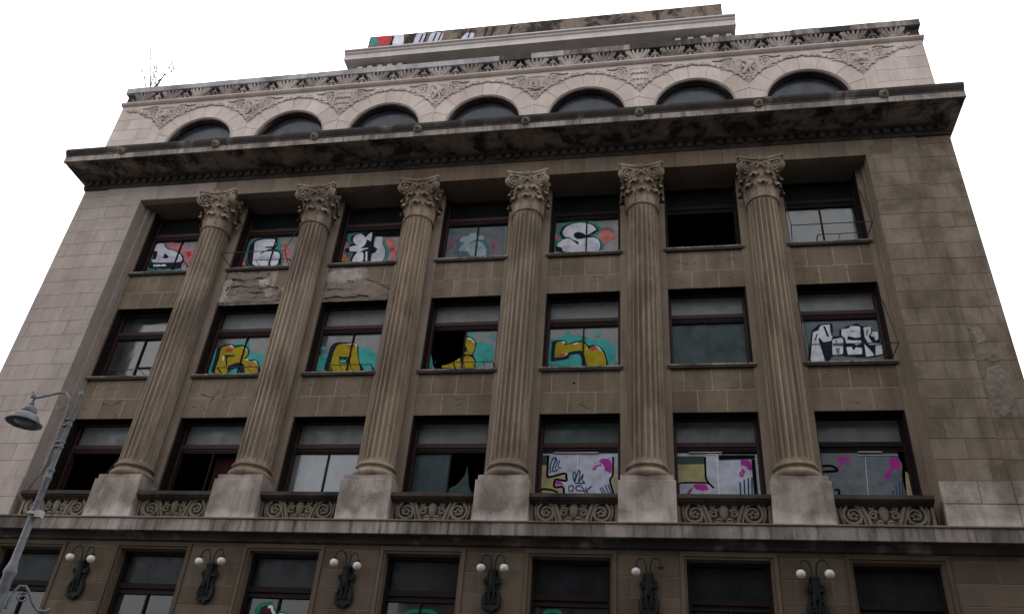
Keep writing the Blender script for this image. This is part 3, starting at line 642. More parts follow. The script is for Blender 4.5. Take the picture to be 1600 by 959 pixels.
for i in range(7):
    pl = None
    if i == 1: pl = lambda x, z: not (x > .6 and z > 8.9) and not (abs(x+.4) < .5 and z > 8.9 and False)
    if i == 2: pl = lambda x, z: x < .3
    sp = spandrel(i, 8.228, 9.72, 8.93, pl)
    c = BAYS[i]
    if i == 1:
        rough_patch([(c-1.22, 9.68), (c-.8, 9.68), (c+.5, 9.6), (c+.55, 9.0), (c+1.1, 8.85), (c+1.22, 8.3), (c-1.22, 8.27)], .99, sp, 'rough', .07, .075, 'exposed_masonry')
        block(sp, c-.62, c+.02, 9.33, 9.70, 0.985, 'facade', d=.05)
    if i in (1, 2):
        cb = MB()
        L2 = {1: [[(-.95, 9.34), (-.6, 9.30), (-.45, 9.24), (-.1, 9.32), (.1, 9.36), (.3, 9.30)], [(-.9, 8.98), (-.5, 9.02), (-.2, 8.95), (.2, 8.98)], [(-.6, 8.72), (-.2, 8.76), (.1, 8.68), (.5, 8.72)], [(-.4, 8.52), (0, 8.48), (.3, 8.54)], [(.4, 9.05), (.7, 8.92), (1.0, 8.86)], [(-1.1, 9.15), (-.98, 9.02), (-1.02, 8.8)], [(.2, 8.86), (.5, 8.9), (.75, 8.82)]],
              2: [[(.25, 9.12), (.5, 9.02), (.72, 8.98), (.95, 8.80), (1.15, 8.66)], [(-.9, 9.0), (-.5, 9.08), (-.2, 9.04)], [(-1.1, 8.7), (-.8, 8.75), (-.4, 8.68)], [(-1.15, 8.34), (-.6, 8.40), (-.5, 8.34), (.0, 8.36), (.1, 8.42), (.5, 8.36)]]}[i]
        for L in L2: cb.tube([(c+x, .955 if i == 2 else .935, z) for x, z in L], [.006+.022*rnd.random() for _ in L], 5, flat=.5)
        cb.build('crack', M['room'], sp)['kind'] = 'stuff'
    if i == 1:
        rough_patch([(c-1.22, 9.3), (c-.85, 9.32), (c-.95, 8.7), (c-.8, 8.35), (c-1.22, 8.27)], .955, sp, 'plaster', .05, .07, 'loose_plaster')
        rough_patch([(c+.1, 9.3), (c+.6, 9.35), (c+.55, 8.95), (c+.2, 9.0)], .955, sp, 'plaster', .04, .07, 'loose_plaster')
        rough_patch([(c+.35, 8.8), (c+.75, 8.9), (c+.95, 8.5), (c+.6, 8.45)], .955, sp, 'plaster', .04, .07, 'loose_plaster')
    if i == 2:
        rough_patch([(c-1.2, 9.5), (c-.3, 9.62), (c+.15, 9.5), (c+.1, 9.1), (c-.6, 8.95), (c-1.2, 9.0)], .955, sp, 'plaster', .03, .09, 'loose_plaster')
        rough_patch([(c-1.22, 9.68), (c+.2, 9.68), (c+.32, 9.1), (c+.75, 8.85), (c+1.22, 8.62), (c+1.22, 8.3), (c-1.22, 8.27)], .985, sp, 'rough', .035, .09, 'exposed_masonry')
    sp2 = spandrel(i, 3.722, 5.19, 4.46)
    if i in (0, 1):
        lines = {0: [[(-.37, 4.3), (-.15, 4.24), (.06, 4.2), (.17, 4.33), (.27, 4.42), (.49, 4.41)], [(.27, 4.42), (.33, 4.34), (.2, 4.28)]],
                 1: [[(-.79, 4.61), (-.5, 4.5), (-.27, 4.46), (-.2, 4.6), (-.15, 4.75)], [(-.27, 4.46), (-.36, 4.29)], [(.41, 4.35), (.56, 4.47)], [(.0, 4.47), (.2, 4.46)]]}[i]
        b = MB()
        for L in lines: b.tube([(BAYS[i]+x, 1.0, z) for x, z in L], [.005+.012*rnd.random() for _ in L], 5, flat=.4)
        b.build('crack', M['room'], sp2)
    if i == 4:
        b = MB(); b.ball((c-.2, .998, 4.78), .05, .008, .03, 6); b.build('crack', M['room'], sp2)

# balustrade panels --------------------------------------------------
def spiral(cx, cz, r0, r1, a0, turns, n, y):
    return [(cx+(r0+(r1-r0)*i/n)*cos(a0+turns*2*pi*i/n), y, cz+(r0+(r1-r0)*i/n)*sin(a0+turns*2*pi*i/n)) for i in range(n+1)]
def relief_mesh():
    b = MB(); y = .31
    b.lathe([(.02, .12), (.07, .16), (.12, .30), (.13, .40), (.09, .50), (.05, .56), (.085, .60), (.02, .63)], 12, (0, y, 0), sy=.6)
    for s in (-1, 1):
        def fl(P): return [(s*x, yy, z) for x, yy, z in P]
        b.tube(fl(spiral(.27, .50, .085, .02, -2.0, 1.3, 14, y-.02)), .026, 5)
        b.tube(fl(spiral(.26, .29, .12, .03, 2.6, -1.4, 16, y-.02)), [.04*(1-.4*i/16) for i in range(17)], 5)
        b.lathe([(.0, .0), (.05, .01), (.09, .04), (.06, .08), (.0, .09)], 10, (s*.13, y-.05, .045))
        b.ball((s*.13, y-.05, .08), .085, .05, .07, 10, 1)
        b.tube(fl([(.34, y, .0), (.40, y-.02, .2), (.48, y-.03, .42), (.55, y-.02, .60)]), [.05, .055, .05, .03], 6)
        b.tube(fl([(.45, y, .0), (.52, y-.02, .25), (.60, y-.02, .48), (.74, y-.03, .58), (.92, y-.03, .54)]+spiral(.75, .27, .27, .10, .95, -1.35, 26, y-.03)),
               [.03, .04, .045, .05, .05]+[.05*(1-.35*i/26) for i in range(27)], 6)
        for q in range(5):
            a = 2*pi*q/5+.4
            b.ball((s*(.75+.075*cos(a)), y-.03, .25+.075*sin(a)), .055, .04, .045, 7)
        b.tube(fl([(.98, y, .02), (1.05, y-.02, .2), (1.07, y-.02, .42), (1.0, y-.02, .58)]), [.03, .045, .04, .02], 6)
        b.ball((s*.62, y-.02, .10), .07, .05, .05, 7); b.ball((s*1.0, y-.01, .57), .06, .04, .05, 7)
        b.box(s*1.17-.04, s*1.17+.04, y-.05, y+.06, -.2, .645)
    me = b.mesh('relief', [M['panel'], M['pale']], smooth=45); fixn(me); return me
def balu_mesh():
    b = MB()
    b.box(-1.24, 1.24, .36, .60, -.205, .648)                       # panel back
    b.extrude_x([(.14, .62), (.09, .66), (.05, .69), (.05, .76), (.09, .78), (.09, .815), (.70, .815), (.70, .56), (.27, .56), (.22, .585), (.20, .61)][::-1], -1.22, 1.22, 1)
    b.box(-1.235, 1.235, .60, 1.75, -.204, .799)
    me = b.mesh('balustrade', [M['panel'], M['sooty']]); fixn(me); return me
rm, bm_ = relief_mesh(), balu_mesh()
for c in BAYS:
    bo = put('balustrade', bm_, BLD, (c, 0, 0)); put('relief', rm, bo, (c, 0, .05))

# ledge --------------------------------------------------------------
b = MB(); b.box(-XO-.3, XO+.3, -.46, 1.0, -.58, -.215)
b.extrude_x([(-.46, -.581), (-.46, -.62), (-.30, -.63), (-.22, -.70), (-.20, -.78), (-.13, -.80), (.3, -.80), (.3, -.581)], -XO-.25, XO+.25, 1)
lg = b.build('ledge', [M['streak'], M['black']], BLD)
x = -XO-.3
while x < XO+.3-.1:
    w = rnd.choice([1.5, 1.9, 2.3, 2.6]); x1 = min(x+w, XO+.3)
    block(lg, x+.004, x1-.004, -.60, -.255, -.50+rnd.uniform(-.003, .003), 'streak', d=.3, name='ledge_stone', ch=.006)
    block(lg, x+.003, x1-.003, -.252, -.205, -.545+rnd.uniform(-.003, .003), 'panel', d=.5, name='ledge_lip', ch=.01)
    x = x1

# cornice and architrave ---------------------------------------------
b = MB()
b.box(-15.13, 15.13, .24, 1.76, 12.90, 13.60)
ar = b.build('architrave', M['mortar_dark'], BLD)
xs = [-XO] + [round(-15.2+.8*k, 2) for k in range(39)] + [XO]
for x0, x1 in zip(xs[:-1], xs[1:]):
    dx0 = 0 if x0 == -XO else rnd.uniform(-.02, .02)
    if abs(x0+x1)/2 > 14.3: continue
    block(ar, x0+.005, x1-.005, 12.898, 13.60, YF+rnd.uniform(-.003, .003), 'facade' if x0 > -5 else ('pilaster' if x0 > -11 else 'left'), d=.3, ch=.008)  # stones step paler leftwards, carrying on the painted haze
XC = 16.48
b = MB()
b.extrude_x([(.3, 13.605), (.19, 13.605), (.19, 13.66), (.14, 13.70), (.14, 13.94), (.05, 13.955), (.0, 14.0), (.3, 14.0)], -XO-.02, XO+.02, 0)
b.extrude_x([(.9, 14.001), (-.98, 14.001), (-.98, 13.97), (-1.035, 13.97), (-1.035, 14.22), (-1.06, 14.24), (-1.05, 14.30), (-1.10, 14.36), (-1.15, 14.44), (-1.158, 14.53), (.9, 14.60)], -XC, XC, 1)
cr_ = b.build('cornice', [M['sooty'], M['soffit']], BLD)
x = -XC
while x < XC-.05:
    x1 = min(x+rnd.choice([1.2, 1.6, 2.0, 2.4]), XC)
    block(cr_, x+.004, x1-.004, 13.975, 14.225, -1.062+rnd.uniform(-.004, .004), 'streak', d=.06, name='corona_stone', ch=.006)
    b = MB(); b.extrude_x([(-1.07, 14.235), (-1.062, 14.30), (-1.115, 14.36), (-1.165, 14.44), (-1.172, 14.538), (-1.0, 14.545), (-1.0, 14.235)], x+.003, x1-.003)
    b.build('crown_stone', M['black'], cr_)
    x = x1
db = MB(); db.prism([(-.10, 0), (.10, 0), (.10, .215), (-.10, .215)], .045, .145, ch=.008); dm = db.mesh('dentil', [M['sooty']]); fixn(dm)
n = 94
for k in range(n):
    x = -15.95+k*31.9/(n-1)
    if rnd.random() < .09 and abs(x) < 9: continue
    put('dentil', dm, cr_, (x, 0, 13.71))
# raised coffers and patches on the soffit
for k in range(16):
    x = -15+k*2.0
    b = MB(); b.box(x-.8+rnd.uniform(-.05, .05), x+.8, -.80, -.15, 13.972-rnd.random()*.012, 14.0)
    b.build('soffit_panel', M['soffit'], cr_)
# lion heads
def lion_mesh():
    b = MB()
    for k in range(12):
        a = 2*pi*k/12
        b.ball((.14*cos(a), .02, .14*sin(a)), .055, .07, .055, 7)
    b.ball((0, -.04, 0), .125, .11, .135, 12)
    b.ball((0, -.15, -.045), .065, .065, .055, 8)
    b.ball((0, -.205, -.03), .028, .02, .02, 6)
    for s in (-1, 1):
        b.ball((s*.05, -.135, .045), .028, .02, .018, 6); b.ball((s*.10, -.03, .11), .04, .035, .045, 6); b.ball((s*.045, -.17, -.075), .04, .035, .035, 6)
    b.ball((0, -.14, .085), .07, .03, .025, 6)
    me = b.mesh('lion_head', [M['panel']], smooth=60); me.transform(Matrix.Scale(.86, 4)); return me
lm = lion_mesh()
for k in range(8): put('lion_head', lm, cr_, (-14+4*k, -1.13, 14.30))

# attic --------------------------------------------------------------
AZ, R1, R2, YA = 15.87, 1.45, 2.18, .226
b = MB()
for c in BAYS:
    N = 24; y0, y1 = YA+.022, .62
    # front sheet round the arch hole, soffit of the arch
    arc = [(c-R1*cos(pi*i/N), AZ+R1*sin(pi*i/N)) for i in range(N+1)]
    top = [(c-2+4*i/N, 18.50) for i in range(N+1)]
    vs = [(x, y0, z) for x, z in arc]+[(x, y0, z) for x, z in top]
    b.add(vs, [(i, i+1, N+1+i+1, N+1+i) for i in range(N)])
    for s in (-1, 1):
        b.add([(c+s*R1, y0, 14.5), (c+s*2, y0, 14.5), (c+s*2, y0, 18.5), (c+s*R1, y0, AZ)], [(0, 1, 2, 3)])
        b.add([(c+s*R1, y0-.02, 14.5), (c+s*R1, y1, 14.5), (c+s*R1, y1, AZ), (c+s*R1, y0-.02, AZ)], [(0, 1, 2, 3)])
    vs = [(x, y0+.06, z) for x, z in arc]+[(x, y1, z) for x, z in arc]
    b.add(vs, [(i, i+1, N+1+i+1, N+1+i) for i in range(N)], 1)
for s in (-1, 1):
    x0, x1 = sorted((s*14.0, s*(XO+.02)))
    b.box(x0, x1, YA+.012, .62, 14.5, 18.46)
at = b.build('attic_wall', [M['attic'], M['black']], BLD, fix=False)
b = MB(); b.box(-XO+.1, XO-.1, .64, .8, 18.0, 18.69)
for x in [-14+4*k for k in range(8)]: b.box(x-.5, x+.5, .64, .8, 14.55, 18.0)
b.build('attic_backing', M['room'], at)
JA = [0, 21, 46, 74, 95, 116, 138, 160, 180]
for c in BAYS:
    for a0, a1 in zip(JA[:-1], JA[1:]):
        a0r, a1r = radians(a0+.25), radians(a1-.25)
        n = 5
        inner = [(R1*cos(a0r+(a1r-a0r)*i/n), R1*sin(a0r+(a1r-a0r)*i/n)) for i in range(n+1)]
        outer = []
        for i in range(n+1):
            a = a1r-(a1r-a0r)*i/n
            r = R2
            if abs(r*cos(a)) > 1.992: r = 1.992/abs(cos(a))
            outer.append((r*cos(a), r*sin(a)))
        poly = [(c+x, AZ+z) for x, z in inner+outer]
        b = MB(); b.prism(poly, YA+rnd.uniform(-.003, .003), YA+.1, ch=.006)
        b.build('voussoir', M['attic'], at, fix=False)
    # bead round the arch
    P = [(c-(R1+.045)*cos(pi*i/28), YA-.012, AZ+(R1+.045)*sin(pi*i/28)) for i in range(29)]
    b = MB(); b.tube(P, .028, 6); b.tube([(x+(c-x)*.022, y+.035, z+(AZ-z)*.022) for x, y, z in P], .03, 6)
    b.build('archivolt', M['relief'], at, smooth=60)
for k in range(8):
    x = -14+4*k
    if abs(x) < 13:
        block(at, x-.54, x-.004, 14.56, AZ-.006, YA, 'attic', d=.1); block(at, x+.004, x+.54, 14.56, AZ-.006, YA, 'attic', d=.1)
for s in (-1, 1):
    z = 14.56; k = 0
    while z < 18.4:
        z1 = min(z+.61, 18.45)
        if z1 - z < .1: break
        xx = [14.0, 15.0, XO+.02] if k % 2 else [14.0, 14.55, 15.6, XO+.02]
        zc = (z+z1)/2
        lim = 12+sqrt(max(0, R2**2-max(0, min(abs(z-AZ), abs(z1-AZ)) if (z-AZ)*(z1-AZ) > 0 else 0)**2)) if min(abs(z-AZ), abs(z1-AZ)) < R2 else 0
        xx[0] = 14.0 if zc < 16.6 else (14.42 if zc < 17.9 else 15.2)
        xx = [v for v in xx if v > xx[0]+.25 or v == xx[0]]
        for x0, x1 in zip(xx[:-1], xx[1:]):
            X0, X1 = sorted((s*x0, s*x1))
            block(at, X0+.004, X1-.004, z+.004, z1-.004, YA+rnd.uniform(-.002, .002), 'attic', d=.1, ch=.006)
        z = z1; k += 1

# carved shields and scrolls between the arches
def shield_mesh(seed):
    r = random.Random(seed); b = MB()
    out = [(-.44, 1.42), (.44, 1.42), (.44, .86), (.34, .55), (.17, .25), (0, .02), (-.17, .25), (-.34, .55), (-.44, .86)]
    b.prism(out, -.035, .03, ch=.012)
    inn = [(x*.80, .80+(z-.80)*.82) for x, z in out]
    n = len(inn)
    for i in range(n): b.tube([(inn[i][0], -.04, inn[i][1]), (inn[(i+1) % n][0], -.04, inn[(i+1) % n][1])], .022, 5)
    if seed % 4 == 0:      # lion mask
        b.ball((0, -.05, .88), .20, .10, .25, 12); b.ball((0, -.13, .74), .09, .07, .09, 8)
        for s in (-1, 1):
            b.ball((s*.09, -.12, .95), .045, .04, .03, 6); b.ball((s*.23, -.04, 1.12), .09, .06, .09, 7); b.ball((s*.22, -.04, .82), .08, .06, .12, 7)
        b.ball((0, -.09, .55), .09, .05, .06, 7)
    elif seed % 4 == 1:    # scaled bars
        for z in (1.15, .80, .52):
            w = .30 if z > .7 else .18
            b.box(-w, w, -.075, -.03, z-.09, z+.09)
            for q in range(5): b.ball((-w+2*w*q/4, -.06, z-.12), .05, .035, .06, 6)
    elif seed % 4 == 2:    # beast
        P = [(-.15, -.06, .5), (-.05, -.08, .75), (.08, -.08, .95), (-.02, -.08, 1.15), (-.18, -.06, 1.22)]
        b.tube(P, [.05, .09, .1, .09, .05], 7)
        for q in ((-.22, .8), (.22, .7), (.24, 1.1), (-.24, 1.02), (.12, .45)):
            b.tube([(q[0]*.3, -.07, .85), (q[0]*.8, -.075, (q[1]+.85)/2+.05), (q[0], -.06, q[1])], [.06, .05, .03], 6)
        b.tube([(.28, -.06, 1.25), (.33, -.07, 1.0), (.24, -.06, .75)], .03, 5)
    else:                  # ship / towers
        for x in (-.22, 0, .22): b.box(x-.06, x+.06, -.08, -.03, .70, 1.20 if x == 0 else 1.08)
        b.tube([(-.3, -.06, .68), (0, -.08, .55), (.3, -.06, .68)], .06, 6)
        for q in range(6): b.ball((r.uniform(-.25, .25), -.06, r.uniform(.6, 1.25)), .05, .03, .05, 6)
    me = b.mesh('shield', [M['relief']], smooth=45); fixn(me); return me
def scroll_mesh(span=1.0):
    """right-hand scroll: volute beside the shield, branch following the arch up to its crown"""
    b = MB(); r = random.Random(3)
    b.tube(spiral(.69, 1.12, .22, .05, 2.6, -2.0, 34, -.03), [.045*(1-.4*i/34) for i in range(35)], 6)
    b.ball((.69, -.05, 1.12), .06, .05, .06, 8)
    P = []
    for i in range(12):
        a = radians(146-(146-94)*i/11)
        P.append((2+(R2+.10)*cos(a), -.025, AZ-16.86+(R2+.10)*sin(a)))
    b.tube(P, [.06-.02*i/11 for i in range(12)], 5)
    for i, p in enumerate(P):
        for s in (-1, 1):
            q = r.uniform(.10, .19)*(1-.04*i)
            b.ball((p[0]+r.uniform(-.05, .1), -.035, p[2]+s*.02+q*.55*(1 if s > 0 else .2)), r.uniform(.07, .115), .045, r.uniform(.05, .085), 6)
    for q in range(6): b.ball((.50+.11*q+r.uniform(-.03, .03), -.03, .72+.05*q+r.uniform(-.05, .05)), r.uniform(.05, .08), .035, r.uniform(.04, .06), 6)
    b.tube([(.50, -.03, 1.42), (.62, -.035, 1.45), (.80, -.035, 1.42), (1.0, -.03, 1.36), (1.25, -.03, 1.40)], [.03, .045, .05, .04, .02], 6)
    me = b.mesh('scroll', [M['relief']], smooth=50); fixn(me)
    return me
def mirror_mesh(me):
    m2 = me.copy(); m2.transform(Matrix.Scale(-1, 4, (1, 0, 0))); m2.flip_normals(); return m2
sr = scroll_mesh(); sl = mirror_mesh(sr)
order = [0, 2, 1, 2, 3, 1, 2, 0]
for k in range(8):
    x = -14+4*k
    sh = put('shield', shield_mesh(order[k]), at, (x, YA+.02, 16.86))
    put('scroll', sr, at, (x, YA+.02, 16.86)); put('scroll', sl, at, (x, YA+.02, 16.86))

# frieze of shells, fillet, coping
b = MB()
b.box(-XO-.02, XO+.02, .27, .62, 18.605, 19.16, 0)
b.extrude_x([(.62, 18.455), (.215, 18.455), (.15, 18.49), (.10, 18.54), (.10, 18.60), (.16, 18.604), (.62, 18.604)], -XO-.08, XO+.08, 1)
fz = b.build('frieze', [M['black'], M['attic']], BLD)
def shell_mesh():
    b = MB()
    for k in range(7):
        a = radians(20+140*k/6)
        L = .34
        hx = .44*cos(a); hz = .26+.06*sin(a)
        b.tube([(.25*hx, -.02, .04), (.62*hx, -.06, .04+.5*hz), (hx, -.085, .06+hz), (1.03*hx, -.02, .08+hz)], [.035, .05, .052, .03], 6)
    b.ball((0, -.03, .20), .40, .055, .15, 14)
    b.ball((0, -.04, .09), .10, .06, .07, 8)
    for s in (-1, 1):
        b.tube([(s*.08, -.03, .06), (s*.26, -.045, .03), (s*.42, -.045, .08), (s*.52, -.04, .17), (s*.60, -.03, .15)], [.03, .04, .035, .03, .02], 5)
    return b.mesh('shell', [M['frieze']], smooth=45)
def floret_mesh():
    b = MB()
    for k in range(5):
        a = radians(20+35*k)
        b.ball((.075*cos(a), -.06, .20+.085*sin(a)), .05, .05, .05, 6)
    b.ball((0, -.08, .20), .05, .05, .05, 6); b.tube([(0, -.03, .02), (0, -.05, .2), (0, -.05, .42)], [.06, .045, .02], 6)
    b.ball((0, -.05, .42), .03, .03, .06, 6)
    return b.mesh('floret', [M['frieze']], smooth=45)
sm_, fm_ = shell_mesh(), floret_mesh(); sm_.transform(Matrix.Diagonal((1.08, 1.2, 1.42, 1))); fm_.transform(Matrix.Diagonal((1.2, 1.2, 1.15, 1))); fixn(sm_); fixn(fm_)
for k in range(-12, 12):
    put('shell', sm_, fz, (4/3*k+2/3-.05, .262, 18.615))
for k in range(-11, 12):
    put('floret', fm_, fz, (4/3*k-.05, .262, 18.62))
x = -XO-.07
while x < XO+.05:
    x1 = min(x+rnd.uniform(1.0, 1.5), XO+.07)
    if XO+.07-x1 < .4: x1 = XO+.07
    b = MB()
    dz = rnd.uniform(-.012, .012)
    b.extrude_x([(.75, 19.16), (.13, 19.16), (.085, 19.18), (.08+rnd.uniform(-.006, .006), 19.47+dz), (.12, 19.50+dz), (.75, 19.50+dz)], x+.004, x1-.004)
    b.build('coping_stone', M['black'] if rnd.random() < (.0 if x < 0 else .3) else (M['coping'] if x < 2 else M['streak']), fz)
    x = x1

# ------------------------------------------------------------------ windows
def chaikin(P, k=.14):
    n = len(P); out = []
    for i in range(n):
        a, c2 = P[i], P[(i+1) % n]
        out.append((a[0]*(1-k)+c2[0]*k, a[1]*(1-k)+c2[1]*k)); out.append((a[0]*k+c2[0]*(1-k), a[1]*k+c2[1]*(1-k)))
    return out
def catmull(P, m=4):
    if len(P) < 3: return P
    out = []
    Q = [P[0]]+list(P)+[P[-1]]
    for i in range(1, len(Q)-2):
        p0, p1, p2, p3 = (Vector(q) for q in Q[i-1:i+3])
        for j in range(m):
            t = j/m
            out.append(tuple(.5*((2*p1)+(p2-p0)*t+(2*p0-5*p1+4*p2-p3)*t*t+(3*p1-p0-3*p2+p3)*t*t*t)))
    out.append(P[-1]); return out
def stroke_poly(P, w):
    L, Rr = [], []
    n = len(P)
    Q = catmull(P)
    P = Q; n = len(P)
    for i in range(n):
        a = Vector(P[max(0, i-1)]); c2 = Vector(P[min(n-1, i+1)])
        t = (c2-a)
        if t.length < 1e-6: t = Vector((1, 0))
        t.normalize(); nn = Vector((-t.y, t.x))*(w/2)
        p = Vector(P[i])
        L.append(tuple(p+nn)); Rr.append(tuple(p-nn))
    return L, Rr
def graffiti(items, c, s, y, parent, label, dy=.0012, crisp=False):
    cols = []; gr = random.Random(int(c*7+s*13)); dots = []
    b = MB(); k = 0
    for it in items:
        col, q = it[0], it[1]
        P = [(q[i]/100, q[i+1]/100) for i in range(0, len(q), 2)]
        if col not in cols: cols.append(col)
        mi = cols.index(col); yy = y-k*dy; k += 1
        if len(it) == 3:
            L, Rr = stroke_poly(P, it[2]/100)
            n = len(L)
            b.add([(c+x, yy, s+z) for x, z in L]+[(c+x, yy, s+z) for x, z in Rr], [(i, i+1, n+i+1, n+i) for i in range(n-1)], mi)
        else:
            if len(P) > 4: P = chaikin(chaikin(P), .2) if crisp is False else chaikin(P, .07)
            tri = tessellate_polygon([[Vector((x, z, 0)) for x, z in P]])
            b.add([(c+x, yy, s+z) for x, z in P], [tuple(t) for t in tri], mi)
            if col in 'QPTM' and not crisp:                       # overspray specks and short drips
                for q in range(7):
                    x, z = gr.choice(P); x += gr.uniform(-.12, .12); z += gr.uniform(-.06, .12); rr = gr.uniform(.006, .022)
                    if abs(x) < 1.1 and .08 < z < 1.78: dots.append((x, z, rr, mi, yy+.0004))
                for q in range(2):
                    x, z = gr.choice(P); L = gr.uniform(.08, .25)
                    if abs(x) < 1.1 and z-L > .05: dots.append((x, z, -L, mi, yy+.0004))
    for x, z, rr, mi, yy in dots:
        if rr > 0: b.add([(c+x+rr*cos(t*pi/3), yy, s+z+rr*sin(t*pi/3)*.9) for t in range(6)], [(0, 1, 2, 3, 4, 5)], mi)
        else: b.add([(c+x-.007, yy, s+z+.03), (c+x+.007, yy, s+z+.03), (c+x+.005, yy, s+z+rr), (c+x-.005, yy, s+z+rr)], [(0, 1, 2, 3)], mi)
    o = b.build('graffiti', [paint(x) for x in cols], parent, fix=False)
    if label: o['label'] = label
    return o
def pane(parent, x0, x1, z0, z1, y, mat, poly=None, name='pane'):
    b = MB()
    if poly: b.prism(poly, y, y+.006)
    else:
        ti = rnd.uniform(-.006, .006); tj = rnd.uniform(-.006, .006)
        b.add([(x0, y+ti, z0), (x1, y-ti, z0), (x1, y+tj, z1), (x0, y-tj, z1), (x0, y+ti+.006, z0), (x1, y-ti+.006, z0), (x1, y+tj+.006, z1), (x0, y-tj+.006, z1)],
              [(0, 1, 2, 3), (7, 6, 5, 4), (0, 4, 5, 1), (1, 5, 6, 2), (2, 6, 7, 3), (3, 7, 4, 0)])
    return b.build(name, M[mat], parent, fix=False)
def frame_mesh(H, tz, mull, dark):
    """outer frame with transom; origin at bay centre, sill level"""
    b = MB(); W = 1.234
    for s in (-1, 1):
        x0, x1 = sorted((s*(W-.10), s*W)); b.box(x0, x1, 1.41, 1.61, 0, H)
        x0, x1 = sorted((s*(W-.035), s*(W-.001))); b.box(x0, x1, 1.02, 1.409, 0, H, 1)      # wooden lining of the jamb
    b.box(-W+.1, W-.1, 1.44, 1.61, H-.05, H); b.box(-W+.1, W-.1, 1.42, 1.61, 0, .06)
    b.extrude_x([(1.61, tz+.0), (1.45, tz+.0), (1.45, tz+.05), (1.405, tz+.06), (1.395, tz+.19), (1.44, tz+.22), (1.61, tz+.22)], -W+.1, W-.1)
    b.box(-W+.1, W-.1, 1.47, 1.59, tz-.075, tz-.002, 1)
    if mull: b.box(-.022, .022, 1.495, 1.59, .06, tz-.076, 1)
    me = b.mesh('window', [M['wood_dark' if dark else 'wood'], M['wood_dark']]); fixn(me); return me
FM = {}
def sill_mesh():
    b = MB(); b.box(-1.30, 1.30, .90, 1.41, -.13, -.061)
    b.extrude_x([(1.41, -.06), (.885, -.06), (.875, -.05), (.875, -.008), (.89, .0), (1.41, .03)], -1.312, 1.312, 1)
    me = b.mesh('sill', [M['sooty'], M['streak']]); fixn(me); return me
SILL = sill_mesh()
def rack(parent, x0, x1, z, y=.71, n=5):
    b = MB(); b.tube([(x0, y, z), (x1, y, z)], .016, 5)
    for k in range(n):
        x = x0+(x1-x0)*k/(n-1)
        b.tube([(x, y, z), (x, 1.35, z-.02)], .011 if k not in (0, n-1) else .02, 5)
    b.tube([(x0, y+.2, z-.005), (x0, y+.2, z-.12)], .012, 5); b.tube([(x1, y+.2, z-.005), (x1, y+.2, z-.12)], .02, 5)
    b.build('planter_rail', M['iron'], parent)
def awning(parent, c, s, y=.27, hz=.2, top=2.3):
    b = MB(); W = 1.24
    b.tube([(c-W, y, s+hz), (c+W, y, s+hz)], .017, 5)
    for q in (-1, 1):
        b.tube([(c+q*W, y, s+hz), (c+q*1.24, 1.0, s+top)], .014, 5)
        b.tube([(c+q*W, y, s+hz), (c+q*1.16, .92, s+.05)], .015, 5)
    b.build('awning_frame', M['iron'], parent)
LBL = {'1,0': 'white, teal and pink letter D sprayed on the pane', '1,1': 'white letter E with teal outline on pink', '1,2': 'white letter with navy strap and teal outline',
       '1,3': 'faded pale letter behind dusty glass, its reflection painted in', '1,4': 'plump white letter S edged in navy and teal', '2,1': 'yellow letter R on turquoise', '2,2': 'yellow letter A on turquoise',
       '2,3': 'half of a yellow letter beside the broken pane', '2,4': 'yellow hooked letter on turquoise cloud', '2,6': 'white block letters RSK outlined in black',
       '3,4': 'white boards with blue tags, yellow shape and magenta splash', '3,5': 'yellow and white painted boards with magenta drips', '3,6': 'grey boards with magenta splashes', }
SZ = {1: 9.85, 2: 5.32, 3: .80}
